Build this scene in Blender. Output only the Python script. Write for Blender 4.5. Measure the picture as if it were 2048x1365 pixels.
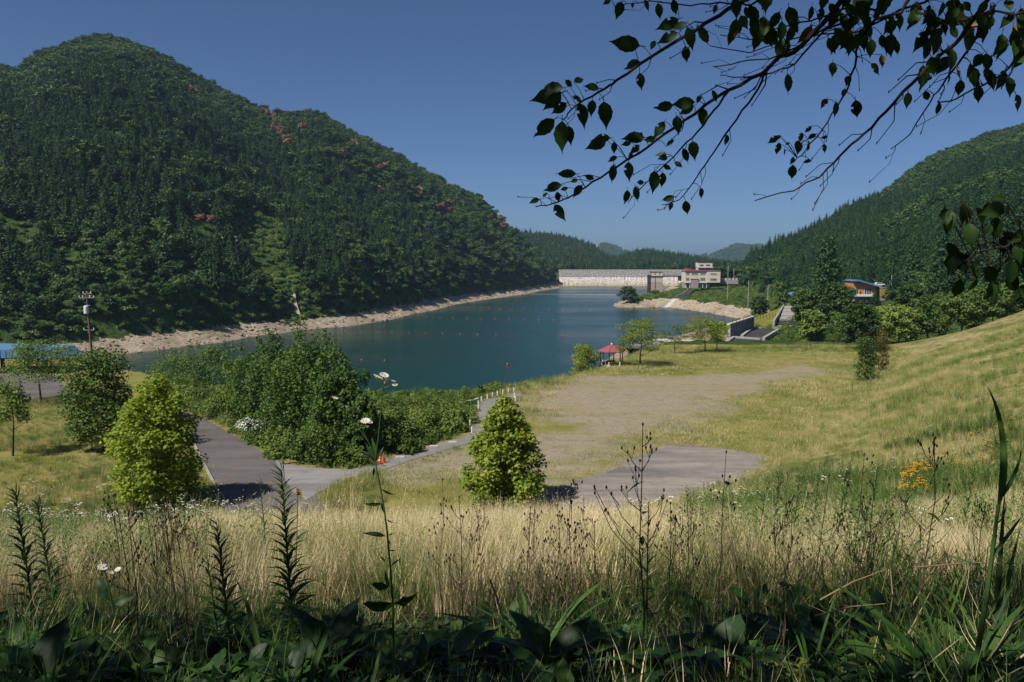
import bpy, bmesh, math, random
import numpy as np
from mathutils import Vector, Matrix, Euler
random.seed(7); rng = np.random.default_rng(7)
for o in list(bpy.data.objects): bpy.data.objects.remove(o)
SC = bpy.context.scene; COL = SC.collection
PI = math.pi; R = math.radians

# ---------------------------------------------------------------- camera, world, sun, exposure
FPX, U0, V0, W, HH = 1565.0, 1024.0, 682.5, 2048.0, 1365.0
PITCH = R(5.93); EYE = 30.0
cam_d = bpy.data.cameras.new('camera'); cam = bpy.data.objects.new('camera', cam_d); COL.objects.link(cam)
cam.location = (0, 0, EYE); cam.rotation_euler = (PI/2 - PITCH, 0, 0)
cam_d.sensor_width = 36; cam_d.lens = FPX/W*36; cam_d.clip_start = 0.05; cam_d.clip_end = 20000
SC.camera = cam
SUN = Vector((-0.50, -0.40, 0.80)).normalized()
world = bpy.data.worlds.new('World'); SC.world = world; world.use_nodes = True
nt = world.node_tree; nt.nodes.clear()
wo = nt.nodes.new('ShaderNodeOutputWorld'); wb = nt.nodes.new('ShaderNodeBackground'); ws = nt.nodes.new('ShaderNodeTexSky')
ws.sky_type = 'NISHITA'; ws.sun_disc = False; ws.sun_elevation = math.asin(SUN.z); ws.sun_rotation = math.atan2(SUN.x, SUN.y)
ws.altitude = 300; ws.air_density = .62; ws.dust_density = 1.2; ws.ozone_density = 10
wb.inputs['Strength'].default_value = 0.072
nt.links.new(ws.outputs[0], wb.inputs[0]); nt.links.new(wb.outputs[0], wo.inputs[0])
sun_d = bpy.data.lights.new('sun', 'SUN'); sun_d.energy = 5.0; sun_d.angle = R(0.53); sun_d.color = (1.0, 0.95, 0.87)
sun = bpy.data.objects.new('sun', sun_d); COL.objects.link(sun); sun.rotation_euler = SUN.to_track_quat('Z', 'Y').to_euler()
vs = SC.view_settings; vs.view_transform = 'Standard'; vs.look = 'None'; vs.gamma = 1; vs.use_curve_mapping = False; vs.exposure = 0.2
cy = SC.cycles; cy.max_bounces = 5; cy.diffuse_bounces = 2; cy.glossy_bounces = 2; cy.transmission_bounces = 3; cy.volume_bounces = 0; cy.transparent_max_bounces = 8
cy.use_denoising = True; cy.caustics_reflective = False; cy.caustics_refractive = False
try: cy.denoiser = 'OPENIMAGEDENOISE'
except Exception: pass
cy.denoising_prefilter = 'ACCURATE'

# ---------------------------------------------------------------- helpers
CP, SP = math.cos(PITCH), math.sin(PITCH)
def ray(u, v):
    a = (u-U0)/FPX; b = (V0-v)/FPX
    return (a, CP + b*SP, -SP + b*CP)
def at_z(u, v, z):                      # where the sight line meets a level
    d = ray(u, v); t = (z-EYE)/d[2]; return (d[0]*t, d[1]*t)
def at_y(u, v, y):                      # where it meets a distance
    d = ray(u, v); t = y/d[1]; return (d[0]*t, y, EYE + d[2]*t)
def PL(pts, z): return [at_z(u, v, z) for u, v in pts]
def XU(u, y): return (u-U0)/FPX*y*1.0

def _h(ix, iy, s):
    n = (ix*374761393 + iy*668265263 + s*974634777) & 0xffffffff
    n = ((n ^ (n >> 13))*1274126177) & 0xffffffff
    return ((n ^ (n >> 16)) & 0xffff)/65535.0
def vn(x, y, s=0):
    x = np.asarray(x, float); y = np.asarray(y, float)
    ix = np.floor(x).astype(np.int64); iy = np.floor(y).astype(np.int64); fx = x-ix; fy = y-iy
    fx = fx*fx*(3-2*fx); fy = fy*fy*(3-2*fy)
    a = _h(ix, iy, s); b = _h(ix+1, iy, s); c = _h(ix, iy+1, s); d = _h(ix+1, iy+1, s)
    return (a*(1-fx)+b*fx)*(1-fy) + (c*(1-fx)+d*fx)*fy
def fbm(x, y, sc, octv=4, s=0):
    x = np.asarray(x, float)/sc; y = np.asarray(y, float)/sc; r = 0; amp = 1; tot = 0
    for i in range(octv):
        r = r + amp*(vn(x, y, s+i)-.5)*2; tot += amp; amp *= .5; x = x*2.03+17.3; y = y*2.03+9.1
    return r/tot
def sdf(x, y, poly):                    # signed distance, negative inside
    x = np.asarray(x, float); y = np.asarray(y, float)
    d2 = np.full(x.shape, 1e18); ins = np.zeros(x.shape, bool); n = len(poly)
    for i in range(n):
        ax, ay = poly[i]; bx, by = poly[(i+1) % n]; ex, ey = bx-ax, by-ay
        L = ex*ex+ey*ey+1e-9; t = np.clip(((x-ax)*ex+(y-ay)*ey)/L, 0, 1)
        d2 = np.minimum(d2, (x-ax-t*ex)**2+(y-ay-t*ey)**2)
        c = ((ay > y) != (by > y))
        with np.errstate(divide='ignore', invalid='ignore'):
            xi = ax + (y-ay)*ex/(ey if abs(ey) > 1e-12 else 1e-12)
        ins ^= c & (x < xi)
    d = np.sqrt(d2); return np.where(ins, -d, d)
def sstep(a, b, x): t = np.clip((x-a)/(b-a), 0, 1); return t*t*(3-2*t)

def tag(o, label=None, cat=None, group=None, kind=None):
    if label: o['label'] = label
    if cat: o['category'] = cat
    if group: o['group'] = group
    if kind: o['kind'] = kind
    return o
def empty(name, loc=(0, 0, 0), rz=0, label=None, cat=None, group=None):
    o = bpy.data.objects.new(name, None); COL.objects.link(o); o.location = loc; o.rotation_euler = (0, 0, rz); o.empty_display_size = .3
    return tag(o, label, cat, group)
def link(name, me, parent=None, loc=None):
    o = bpy.data.objects.new(name, me); COL.objects.link(o)
    if parent is not None: o.parent = parent
    if loc is not None: o.location = loc
    return o
def kids(o): return [c for c in COL.objects if c.parent == o]
def dup(root, loc, rz=0, sc=1.0, label=None, group=None, pc=None):
    r = root.copy(); COL.objects.link(r); r.location = loc; r.rotation_euler = (0, 0, rz)
    r.scale = (sc, sc, sc) if not hasattr(sc, '__len__') else sc
    if label: r['label'] = label
    if group: r['group'] = group
    def rec(a, b):
        for ch in list(a.children):
            c = ch.copy(); COL.objects.link(c); c.parent = b; rec(ch, c)
    rec(root, r)
    return r

def np_mesh(name, V, F, mats, mi=None, smooth=False):
    """V (n,3), F: array (m,k) or list of arrays of equal-size faces"""
    me = bpy.data.meshes.new(name)
    if isinstance(F, np.ndarray): F = [F]
    F = [f for f in F if len(f)]
    V = np.asarray(V, np.float32)
    me.vertices.add(len(V)); me.vertices.foreach_set('co', V.ravel())
    loops = np.concatenate([f.ravel() for f in F]).astype(np.int32)
    cnt = np.concatenate([np.full(len(f), f.shape[1]) for f in F])
    st = np.concatenate([[0], np.cumsum(cnt)[:-1]]).astype(np.int32)
    me.loops.add(len(loops)); me.loops.foreach_set('vertex_index', loops)
    me.polygons.add(len(cnt)); me.polygons.foreach_set('loop_start', st)
    for m in (mats if isinstance(mats, (list, tuple)) else [mats]): me.materials.append(m)
    if mi is not None: me.polygons.foreach_set('material_index', np.asarray(mi, np.int32))
    me.polygons.foreach_set('use_smooth', np.full(len(cnt), smooth))
    me.update(calc_edges=True)
    return me

class MB:                                # collects simple shapes into one mesh
    def __init__(s): s.v = []; s.f = []; s.m = []
    def add(s, vs_, fs, m=0):
        k = len(s.v); s.v += [tuple(p) for p in vs_]; s.f += [tuple(i+k for i in f) for f in fs]; s.m += [m]*len(fs); return s
    def box(s, x0, x1, y0, y1, z0, z1, m=0, M=None):
        P = [(x, y, z) for z in (z0, z1) for y in (y0, y1) for x in (x0, x1)]
        if M is not None: P = [tuple(M @ Vector(p)) for p in P]
        return s.add(P, [(0, 2, 3, 1), (4, 5, 7, 6), (0, 1, 5, 4), (2, 6, 7, 3), (0, 4, 6, 2), (1, 3, 7, 5)], m)
    def tube(s, pts, rad, n=6, m=0, cap=True):
        pts = [Vector(p) for p in pts]; rad = rad if hasattr(rad, '__len__') else [rad]*len(pts)
        k = len(s.v); up = Vector((0, 0, 1)); X = None
        for i, p in enumerate(pts):
            d = (pts[min(i+1, len(pts)-1)] - pts[max(i-1, 0)]).normalized()
            if X is None: X = d.cross(up if abs(d.z) < .9 else Vector((1, 0, 0))).normalized()
            else: X = (X - d*X.dot(d)).normalized()
            Y = d.cross(X)
            for j in range(n):
                a = 2*PI*j/n; s.v.append(tuple(p + (X*math.cos(a)+Y*math.sin(a))*rad[i]))
        for i in range(len(pts)-1):
            for j in range(n):
                s.f.append((k+i*n+j, k+i*n+(j+1) % n, k+(i+1)*n+(j+1) % n, k+(i+1)*n+j)); s.m.append(m)
        if cap:
            s.f.append(tuple(k+j for j in reversed(range(n)))); s.m.append(m)
            e = k+(len(pts)-1)*n; s.f.append(tuple(e+j for j in range(n))); s.m.append(m)
        return s
    def lathe(s, prof, n=12, m=0, c=(0, 0, 0)):   # prof: (r, z)
        k = len(s.v)
        for r, z in prof:
            for j in range(n):
                a = 2*PI*j/n; s.v.append((c[0]+r*math.cos(a), c[1]+r*math.sin(a), c[2]+z))
        for i in range(len(prof)-1):
            for j in range(n): s.f.append((k+i*n+j, k+i*n+(j+1) % n, k+(i+1)*n+(j+1) % n, k+(i+1)*n+j)); s.m.append(m)
        s.f.append(tuple(k+j for j in reversed(range(n)))); s.m.append(m)
        e = k+(len(prof)-1)*n; s.f.append(tuple(e+j for j in range(n))); s.m.append(m)
        return s
    def prism(s, poly, y0, y1, m=0):    # polygon in xz pushed along y
        n = len(poly); k = [(x, y0, z) for x, z in poly] + [(x, y1, z) for x, z in poly]
        return s.add(k, [tuple(range(n)), tuple(reversed(range(n, 2*n)))] + [(i, i+n, (i+1) % n+n, (i+1) % n) for i in range(n)], m)
    def slab(s, poly, z0, z1, m=0):     # polygon in xy pushed along z
        n = len(poly); k = [(x, y, z0) for x, y in poly] + [(x, y, z1) for x, y in poly]
        return s.add(k, [tuple(reversed(range(n))), tuple(range(n, 2*n))] + [(i, (i+1) % n, (i+1) % n+n, i+n) for i in range(n)], m)
    def mesh(s, name, mats, smooth=False):
        me = bpy.data.meshes.new(name); me.from_pydata(s.v, [], s.f)
        for m in (mats if isinstance(mats, (list, tuple)) else [mats]): me.materials.append(m)
        me.polygons.foreach_set('material_index', s.m); me.polygons.foreach_set('use_smooth', [smooth]*len(s.f))
        bm = bmesh.new(); bm.from_mesh(me); bmesh.ops.recalc_face_normals(bm, faces=bm.faces); bm.to_mesh(me); bm.free()
        me.update(); return me
    def obj(s, name, mats, parent=None, loc=None, smooth=False): return link(name, s.mesh(name, mats, smooth), parent, loc)

# ---------------------------------------------------------------- materials
class NT:
    def __init__(s, name):
        s.m = bpy.data.materials.new(name); s.m.use_nodes = True; s.t = s.m.node_tree; s.t.nodes.clear()
        s.out = s.n('ShaderNodeOutputMaterial')
    def n(s, typ, **kw):
        n = s.t.nodes.new(typ)
        for k, v in kw.items():
            if k.startswith('_'): setattr(n, k[1:], v)
        return n
    def l(s, a, b): s.t.links.new(a, b)
    def pos(s):
        if not hasattr(s, '_p'): s._p = s.n('ShaderNodeNewGeometry').outputs['Position']
        return s._p
    def noise(s, scale, detail=3, vec=None, rough=.55, stretch=None):
        n = s.n('ShaderNodeTexNoise'); n.inputs['Scale'].default_value = scale; n.inputs['Detail'].default_value = detail; n.inputs['Roughness'].default_value = rough
        v = vec if vec is not None else s.pos()
        if stretch:
            mp = s.n('ShaderNodeMapping'); mp.inputs['Scale'].default_value = stretch; s.l(v, mp.inputs['Vector']); v = mp.outputs[0]
        s.l(v, n.inputs['Vector']); return n.outputs['Fac']
    def ramp(s, fac, stops):
        r = s.n('ShaderNodeValToRGB'); cr = r.color_ramp
        while len(cr.elements) < len(stops): cr.elements.new(.5)
        for e, (p, c) in zip(cr.elements, stops): e.position = p; e.color = (*c, 1) if hasattr(c, '__len__') else (c, c, c, 1)
        s.l(fac, r.inputs[0]); return r.outputs[0]
    def mix(s, fac, a, b, typ='MIX'):
        n = s.n('ShaderNodeMix'); n.data_type = 'RGBA'; n.blend_type = typ
        for i, x in ((0, fac), (6, a), (7, b)):
            if hasattr(x, 'is_linked') or hasattr(x, 'links'): s.l(x, n.inputs[i])
            elif i == 0: n.inputs[0].default_value = x
            else: n.inputs[i].default_value = (*x, 1)
        return n.outputs[2]
    def math(s, op, a, b=0.0, clamp=False):
        n = s.n('ShaderNodeMath'); n.operation = op; n.use_clamp = clamp
        for i, x in enumerate((a, b)):
            if hasattr(x, 'links'): s.l(x, n.inputs[i])
            else: n.inputs[i].default_value = x
        return n.outputs[0]
    def attr(s, name, typ='GEOMETRY'):
        n = s.n('ShaderNodeAttribute'); n.attribute_name = name; n.attribute_type = typ; return n
    def bump(s, h, strength=.5, dist=.1):
        b = s.n('ShaderNodeBump'); b.inputs['Strength'].default_value = strength; b.inputs['Distance'].default_value = dist; s.l(h, b.inputs['Height']); return b.outputs[0]
    def pbr(s, col, rough=.8, spec=.3, normal=None, metal=0):
        p = s.n('ShaderNodeBsdfPrincipled')
        if hasattr(col, 'links'): s.l(col, p.inputs['Base Color'])
        else: p.inputs['Base Color'].default_value = (*col, 1)
        if hasattr(rough, 'links'): s.l(rough, p.inputs['Roughness'])
        else: p.inputs['Roughness'].default_value = rough
        p.inputs['Specular IOR Level'].default_value = spec; p.inputs['Metallic'].default_value = metal
        if normal is not None: s.l(normal, p.inputs['Normal'])
        return p.outputs[0]
    def fin(s, sh): s.l(sh, s.out.inputs['Surface']); return s.m
def plain(name, c, rough=.7, var=.18, scale=6, spec=.3, bump=.15, bd=.02, metal=0):
    t = NT(name); f = t.noise(scale, 4)
    g = t.noise(scale*.23, 3)
    c1 = t.mix(f, tuple(x*(1-var) for x in c), tuple(min(1, x*(1+var)) for x in c))
    c1 = t.mix(t.math('MULTIPLY', g, var*1.5), c1, tuple(x*.55 for x in c))
    return t.fin(t.pbr(c1, rough, spec, t.bump(f, bump, bd), metal))
def leafmat(name, stops, scale=.25, transl=.25, fine=3.0, rnd=.35, rough=.5, spec=.25, tcol=(1.0, 1.25, .35)):
    """stops: dark .. light leaf colours; mottled by place, by plant and leaf by leaf"""
    t = NT(name); oi = t.n('ShaderNodeObjectInfo'); a = t.noise(scale, 3); b = t.noise(fine, 2)
    f = t.math('ADD', t.math('MULTIPLY', a, .55), t.math('MULTIPLY', b, .45))
    f = t.math('ADD', f, t.math('MULTIPLY', t.math('SUBTRACT', oi.outputs['Random'], .5), rnd))
    n = len(stops); c = t.ramp(f, [(.3+.42*i/(n-1), s_) for i, s_ in enumerate(stops)])
    p = t.pbr(c, rough, spec)
    if transl > 0:
        tr = t.n('ShaderNodeBsdfTranslucent'); t.l(t.mix(1.0, c, tcol, 'MULTIPLY'), tr.inputs[0])
        mx = t.n('ShaderNodeMixShader'); mx.inputs[0].default_value = transl; t.l(p, mx.inputs[1]); t.l(tr.outputs[0], mx.inputs[2]); p = mx.outputs[0]
    return t.fin(p)
M = {}
M['broad'] = leafmat('broadleaf_foliage', [(.017, .042, .007), (.036, .076, .012), (.062, .112, .018), (.10, .15, .028)], .013, .22, .3, .34)
M['conifer'] = leafmat('conifer_foliage', [(.013, .036, .009), (.027, .064, .014), (.047, .094, .020)], .02, .12, .4, .3)
M['bushy'] = leafmat('shrub_foliage', [(.055, .100, .016), (.11, .17, .026), (.19, .25, .045)], .12, .25, 1.3, .35)
M['brown'] = leafmat('dead_oak_foliage', [(.15, .07, .04), (.27, .13, .07), (.36, .21, .12)], .1, .2, 1.0, .3, tcol=(1, .8, .6))
M['maple'] = leafmat('maple_foliage', [(.10, .17, .014), (.22, .29, .022), (.40, .42, .035)], .6, .4, 4.0, .1)
M['maple_red'] = leafmat('turning_maple_foliage', [(.09, .15, .014), (.19, .25, .022), (.34, .35, .035), (.42, .20, .05)], .9, .3, 5.0, .1)
M['pale'] = leafmat('pale_green_foliage', [(.10, .15, .016), (.22, .26, .028), (.34, .36, .045)], .3, .3, 2.0, .2)
M['treegreen'] = leafmat('tree_foliage', [(.040, .085, .014), (.085, .145, .022), (.15, .21, .037)], .3, .25, 2.0, .25)
M['reddish'] = leafmat('rusty_foliage', [(.05, .06, .012), (.12, .08, .02), (.18, .09, .03)], .5, .25, 2.0, .25, tcol=(1, .8, .4))
M['bark'] = plain('bark', (.075, .055, .042), .9, .35, 9, .1, .6, .03)
M['cherrybark'] = plain('cherry_bark', (.035, .027, .022), .85, .35, 30, .1, .6, .003)
M['barklight'] = plain('pale_bark', (.17, .14, .11), .9, .3, 9, .1, .5, .03)
M['concrete'] = plain('concrete', (.33, .31, .29), .85, .15, 1.2, .2, .2, .02)
M['palecon'] = plain('pale_concrete', (.52, .48, .43), .85, .12, .6, .2, .2, .03)
M['white'] = plain('white_paint', (.72, .71, .68), .55, .06, 3, .4, .05)
M['red'] = plain('red_roof_metal', (.30, .085, .085), .5, .12, 2, .4, .1)
M['blue'] = plain('blue_roof_metal', (.10, .22, .38), .45, .10, 1, .4, .1)
M['dark'] = plain('dark_timber', (.035, .025, .02), .7, .2, 8, .3)
M['cream'] = plain('cream_render', (.62, .55, .46), .8, .06, .8, .2, .1)
M['lilac'] = plain('lilac_shutter', (.36, .26, .29), .6, .08, 1, .3)
M['orange'] = plain('orange_boards', (.50, .20, .09), .7, .15, 2, .3)
M['glass'] = plain('window_glass', (.045, .06, .07), .12, .2, .5, .6, 0)
M['frame'] = plain('window_frame', (.5, .49, .47), .5, .05, 2, .4)
M['buoyred'] = plain('red_buoy_plastic', (.55, .045, .02), .4, .08, 3, .4)
M['buoyor'] = plain('orange_buoy_plastic', (.55, .22, .10), .45, .08, 3, .4)
M['cone'] = plain('orange_cone_rubber', (.62, .07, .02), .5, .05, 3, .4)
M['black'] = plain('black_rubber', (.02, .02, .02), .7, .2, 3, .3)
M['steel'] = plain('galvanised_steel', (.34, .35, .36), .5, .1, 3, .5, .1, .01, .3)
M['rust'] = plain('rusty_pole_paint', (.16, .085, .07), .7, .25, 3, .3)
M['ochre'] = plain('ochre_panel', (.30, .24, .06), .8, .12, 1, .2)
M['tan'] = plain('tan_concrete', (.42, .33, .25), .85, .15, .4, .2)
M['navy'] = plain('stained_shaded_concrete', (.055, .05, .052), .9, .35, .35, .15, .3, .05)  # dark concrete; its tone also stands in for shade on the intake tower's side
# ---------------------------------------------------------------- the land
H0 = lambda u, v: at_z(u, v, 0)
left_shore = [H0(*p) for p in [(-900, 765), (-500, 752), (-200, 738), (0, 728), (130, 719), (210, 712), (300, 703), (375, 693), (450, 685), (505, 674), (560, 668), (620, 660), (700, 653), (780, 641), (830, 628), (870, 621), (910, 610), (950, 603), (1050, 589), (1085, 582), (1120, 577), (1128, 573), (1131, 571)]]
right_shore = [H0(*p) for p in [(1345, 571), (1340, 573), (1332, 580), (1312, 590), (1276, 600), (1238, 606), (1225, 612), (1238, 616), (1282, 616), (1334, 615), (1372, 620), (1417, 627), (1462, 635), (1478, 640), (1480, 650), (1440, 668), (1330, 678), (1247, 695)]]
near_shore = [(XU(1205, 225), 225), (XU(1180, 185), 185), (XU(1100, 155), 155), (XU(1000, 134), 134), (XU(900, 118), 118), (XU(800, 110), 110), (XU(700, 114), 114), (XU(600, 122), 122), (XU(450, 134), 134), (XU(300, 150), 150), (XU(150, 163), 163), (XU(0, 172), 172), (-190, 185), (-330, 195)]
LAKE = left_shore + right_shore + near_shore
NL = len(left_shore)
ls = np.array(left_shore)
FOOT = PL([(-900, 1052), (600, 1052), (1100, 1050), (1300, 1010), (1440, 965), (1540, 915), (1640, 862), (1720, 795), (1785, 730), (1800, 690)], 15.0)
FIELD = FOOT + [(75, 160), (75, 400), (-400, 400), (-400, 60)]
# ridges: u, v of the skyline, distance
RL = np.array([(-1600, 90, 620), (-700, 60, 640), (-300, 115, 660), (0, 128, 690), (60, 134, 700), (110, 103, 710), (190, 78, 720), (250, 72, 725), (310, 92, 735), (400, 147, 760), (480, 192, 790), (560, 222, 820), (640, 216, 850), (720, 264, 870), (800, 302, 885), (900, 360, 895), (960, 387, 900), (1000, 422, 905), (1035, 457, 905), (1060, 480, 905), (1100, 520, 905), (1125, 548, 905), (1150, 585, 905), (1400, 700, 905)], float)
RR = np.array([(1380, 560, 640), (1440, 545, 640), (1480, 522, 640), (1500, 490, 640), (1560, 465, 650), (1650, 425, 700), (1700, 400, 740), (1760, 378, 800), (1850, 306, 900), (1950, 266, 940), (2048, 240, 960), (2300, 190, 960), (3200, 150, 960)], float)
RRF = np.array([(1380, 600), (1480, 560), (1560, 430), (1650, 340), (1750, 300), (1900, 250), (2048, 215), (2400, 190), (3200, 150)], float)
RB = np.array([(900, 470), (1000, 455), (1050, 460), (1110, 465), (1150, 474), (1185, 486), (1200, 500), (1220, 512), (1250, 508), (1270, 500), (1290, 497), (1320, 502), (1360, 508), (1400, 515), (1440, 522), (1500, 526), (1700, 524)], float)
RC = np.array([(1100, 525), (1190, 520), (1198, 494), (1208, 488), (1222, 492), (1240, 503), (1290, 516), (1380, 518), (1420, 512), (1445, 503), (1465, 493), (1480, 490), (1500, 496), (1560, 480), (2000, 480)], float)
SLIP = [at_z(1247, 694, .2), at_z(1318, 678, .2), at_z(1452, 674, 2.), (XU(1490, 165), 165), (XU(1262, 162), 162)]
SLAB1 = [at_y(*q)[:2] for q in [(1508, 657, 215), (1557, 661, 200), (1527, 679, 175), (1485, 674, 185)]]
SLAB2 = [at_y(*q)[:2] for q in [(1467, 676, 184), (1522, 680, 174), (1499, 688, 165), (1452, 688, 165)]]
SLAB3 = [at_y(*q)[:2] for q in [(1570, 614, 300), (1600, 615, 298), (1616, 623, 280), (1596, 638, 250), (1578, 654, 222), (1551, 655, 220)]]
YGR = [at_y(*q)[:2] for q in [(1471, 647, 240), (1522, 631, 268), (1568, 613, 302), (1549, 655, 222), (1508, 652, 226)]]
CUTS = [(SLIP, lambda x, y: np.clip((275-y)*.108, -1, 12)-.5), (SLAB1+SLAB2, lambda x, y: 11.0+0*x), (SLAB3, lambda x, y: 10.6+0*x), (YGR, lambda x, y: 10.2+0*x),
        ([(95, 150), (150, 250), (60, 300), (55, 170)], lambda x, y: 11.3-.0*x),
        ([(XU(1362, 530), 528), (XU(1448, 530), 528), (XU(1450, 570), 570), (XU(1358, 570), 570)], lambda x, y: 9.9+0*x)]
def zsky(v, y, tree): return EYE + (519.9-v)/FPX*y*1.0 - tree
def Hf(x, y, full=False):
    x = np.asarray(x, float); y = np.asarray(y, float)
    s = sdf(x, y, LAKE)
    yy = np.maximum(y, 30.0); u = np.clip(U0 + FPX*x/yy, -1600, 3200)
    # left mountain or near land? nearest shore decides, by the line of the lake axis
    dl = np.full(x.shape, 1e18)
    for i in range(NL-1):
        ax, ay = left_shore[i]; bx, by = left_shore[i+1]; ex, ey = bx-ax, by-ay
        t = np.clip(((x-ax)*ex+(y-ay)*ey)/(ex*ex+ey*ey), 0, 1); dl = np.minimum(dl, (x-ax-t*ex)**2+(y-ay-t*ey)**2)
    dl = np.sqrt(dl); isleft = (np.abs(dl-np.abs(s)) < .01) & (s > 0) & (y > 120)
    # left side
    yr = np.interp(u, RL[:, 0], RL[:, 2]); zr = zsky(np.interp(u, RL[:, 0], RL[:, 1]), yr, 14.5)
    us = U0+FPX*ls[:, 0]/ls[:, 1]; ysh = np.interp(u, us, ls[:, 1])
    t = np.clip((y-ysh)/(yr-ysh+1), 0, 1)
    rid = fbm(x*.8+y*.35, y*.8-x*.35, 90, 4, 11) + .9*fbm(x*.9+y*.25, y*.28-x*.1, 70, 3, 14)
    zm = 4.5 + (zr-4.5)*(t**.92) + rid*17*np.sin(PI*np.clip(t, 0, 1))
    back = np.where(y > yr, zr - .35*(y-yr), 1e9)
    zm = np.minimum(zm, back); zm = np.maximum(zm, 4.5 + 0*x)
    zl = np.minimum(.42*s + np.maximum(s-11, 0)*1.1 + fbm(x, y, 9, 3, 3)*1.0*np.clip(s/4, 0, 1), zm)
    # near land
    sf = sdf(x, y, FIELD)
    k = .33 + .09*sstep(12, 45, x)
    hill = 15 + k*np.maximum(sf, 0)
    cap = 29.0 - 5.0*sstep(16, 50, x)*sstep(8, 45, y)
    # soft minimum with the cap
    h_ = np.clip(.5+.5*(cap-hill)/1.0, 0, 1); hillc = cap*(1-h_)+hill*h_ - .5*h_*(1-h_)
    base = np.where(sf < 0, 15.0, hillc)
    base = base - np.where(sf > 2, 1, 0)*0
    base = base + fbm(x, y, 6, 3, 5)*.10*sstep(2, 10, sf)*sstep(1.5, 6, np.hypot(x, y)) + fbm(x, y, 14, 2, 8)*.03*(sf < 0)
    far = sstep(118, 175, y)
    low = 12.5 + 3.5*sstep(330, 560, y) + fbm(x, y, 40, 3, 9)*1.2
    base = base*(1-far)+low*far
    # right mountain
    yr2 = np.interp(u, RR[:, 0], RR[:, 2]); zr2 = zsky(np.interp(u, RR[:, 0], RR[:, 1]), yr2, 14.0); yf2 = np.interp(u, RRF[:, 0], RRF[:, 1])
    t2 = np.clip((y-yf2)/(yr2-yf2), 0, 1); rid2 = fbm(x*.7-y*.5, y*.7+x*.5, 110, 4, 21)
    zm2 = 14 + (zr2-14)*t2**.95 + rid2*13*np.sin(PI*t2)
    zm2 = np.minimum(zm2, np.where(y > yr2, zr2-.35*(y-yr2), 1e9))
    base = np.where((x > 0) & (y > 100), np.maximum(base, np.where(t2 > 0, zm2, -50)), base)
    bank = np.where(y < 230, .62, .40)
    pr = np.minimum(s*bank, 4.5 + np.maximum(s-4.5/bank, 0)*np.where(y < 230, .62, np.where(y > 330, .105, .22)) + np.maximum(s-95, 0)*np.where(y > 330, 1.6, .9))
    pr = np.where(t2 > .0, pr + np.maximum(y-yf2, 0)*2.0*(x > 0)*sstep(1400, 1470, u), pr)
    zn = np.minimum(pr + fbm(x, y, 8, 3, 4)*.5*np.clip(s/4, 0, 1)*(s < 30), base)
    z = np.where(isleft, zl, zn)
    # beyond the dam
    zb = zsky(np.interp(u, RB[:, 0], RB[:, 1]), 1500, 15.0); tb = np.clip((y-960)/(540), 0, 1)
    hb = 12 + (zb-12)*tb**1.1 + fbm(x, y, 120, 3, 31)*7*np.sin(PI*tb); hb = np.where(y > 1500, zb-.12*(y-1500), hb)
    zc = zsky(np.interp(u, RC[:, 0], RC[:, 1]), 4000, 8.0); hc = zc - .10*np.abs(y-4000)
    beyond = np.maximum(np.maximum(hb, hc), 6.0 + 0*x); w = sstep(912, 960, y)*(u > 950)
    z = np.where(w > 0, np.maximum(np.where(u < 1500, np.where(u < 1140, z, 4), z), beyond*w+z*(1-w)), z)
    for poly, fn in CUTS:
        q = sdf(x, y, poly); z = np.where(q < 6, np.minimum(z, fn(x, y) + np.maximum(q, 0)*.8), z)
    z = np.where(s < 0, np.maximum(-7, s*.45), z)
    z = np.where(y < -10, np.minimum(z, 29.0)+0, z)
    if full: return z, s, isleft, sf, u
    return z
def hz(x, y): return float(Hf(np.array([x]), np.array([y]))[0])
ROAD_A = PL([(340, 806), (352, 812), (374, 822), (405, 836), (440, 855), (467, 870), (490, 885), (520, 903), (548, 919), (575, 928), (640, 1000), (655, 1030), (660, 1060), (440, 1060), (448, 1010), (442, 985), (425, 955), (410, 925), (392, 890), (372, 860), (345, 830)], 15)
ROAD_B = PL([(548, 919), (580, 930), (640, 938), (700, 940), (752, 928), (790, 915), (830, 904), (870, 893), (905, 884), (935, 872), (952, 850), (957, 825), (958, 806), (975, 799), (1000, 794), (1034, 785), (1040, 792), (1000, 812), (985, 838), (975, 862), (950, 884), (905, 897), (870, 908), (820, 922), (770, 940), (700, 957), (655, 978), (612, 1000), (585, 985)], 15)
PATCH = PL([(1349, 888), (1429, 896), (1480, 903), (1525, 911), (1536, 918), (1512, 945), (1478, 964), (1440, 990), (1400, 1012), (1350, 1030), (1100, 1030), (1085, 1000), (1113, 975), (1146, 964), (1185, 952), (1223, 942), (1266, 919), (1306, 899)], 15)
PARK = PL([(-300, 740), (0, 742), (110, 752), (128, 770), (130, 792), (60, 800), (20, 782), (-40, 772), (-300, 780)], 15)
GRAVEL = PL([(1085, 775), (1200, 758), (1330, 750), (1480, 742), (1600, 735), (1640, 748), (1560, 765), (1470, 790), (1420, 810), (1370, 850), (1340, 885), (1270, 915), (1150, 962), (1100, 985), (1020, 940), (900, 960), (840, 960), (830, 930), (930, 905), (1040, 870), (1060, 820)], 15)

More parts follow.
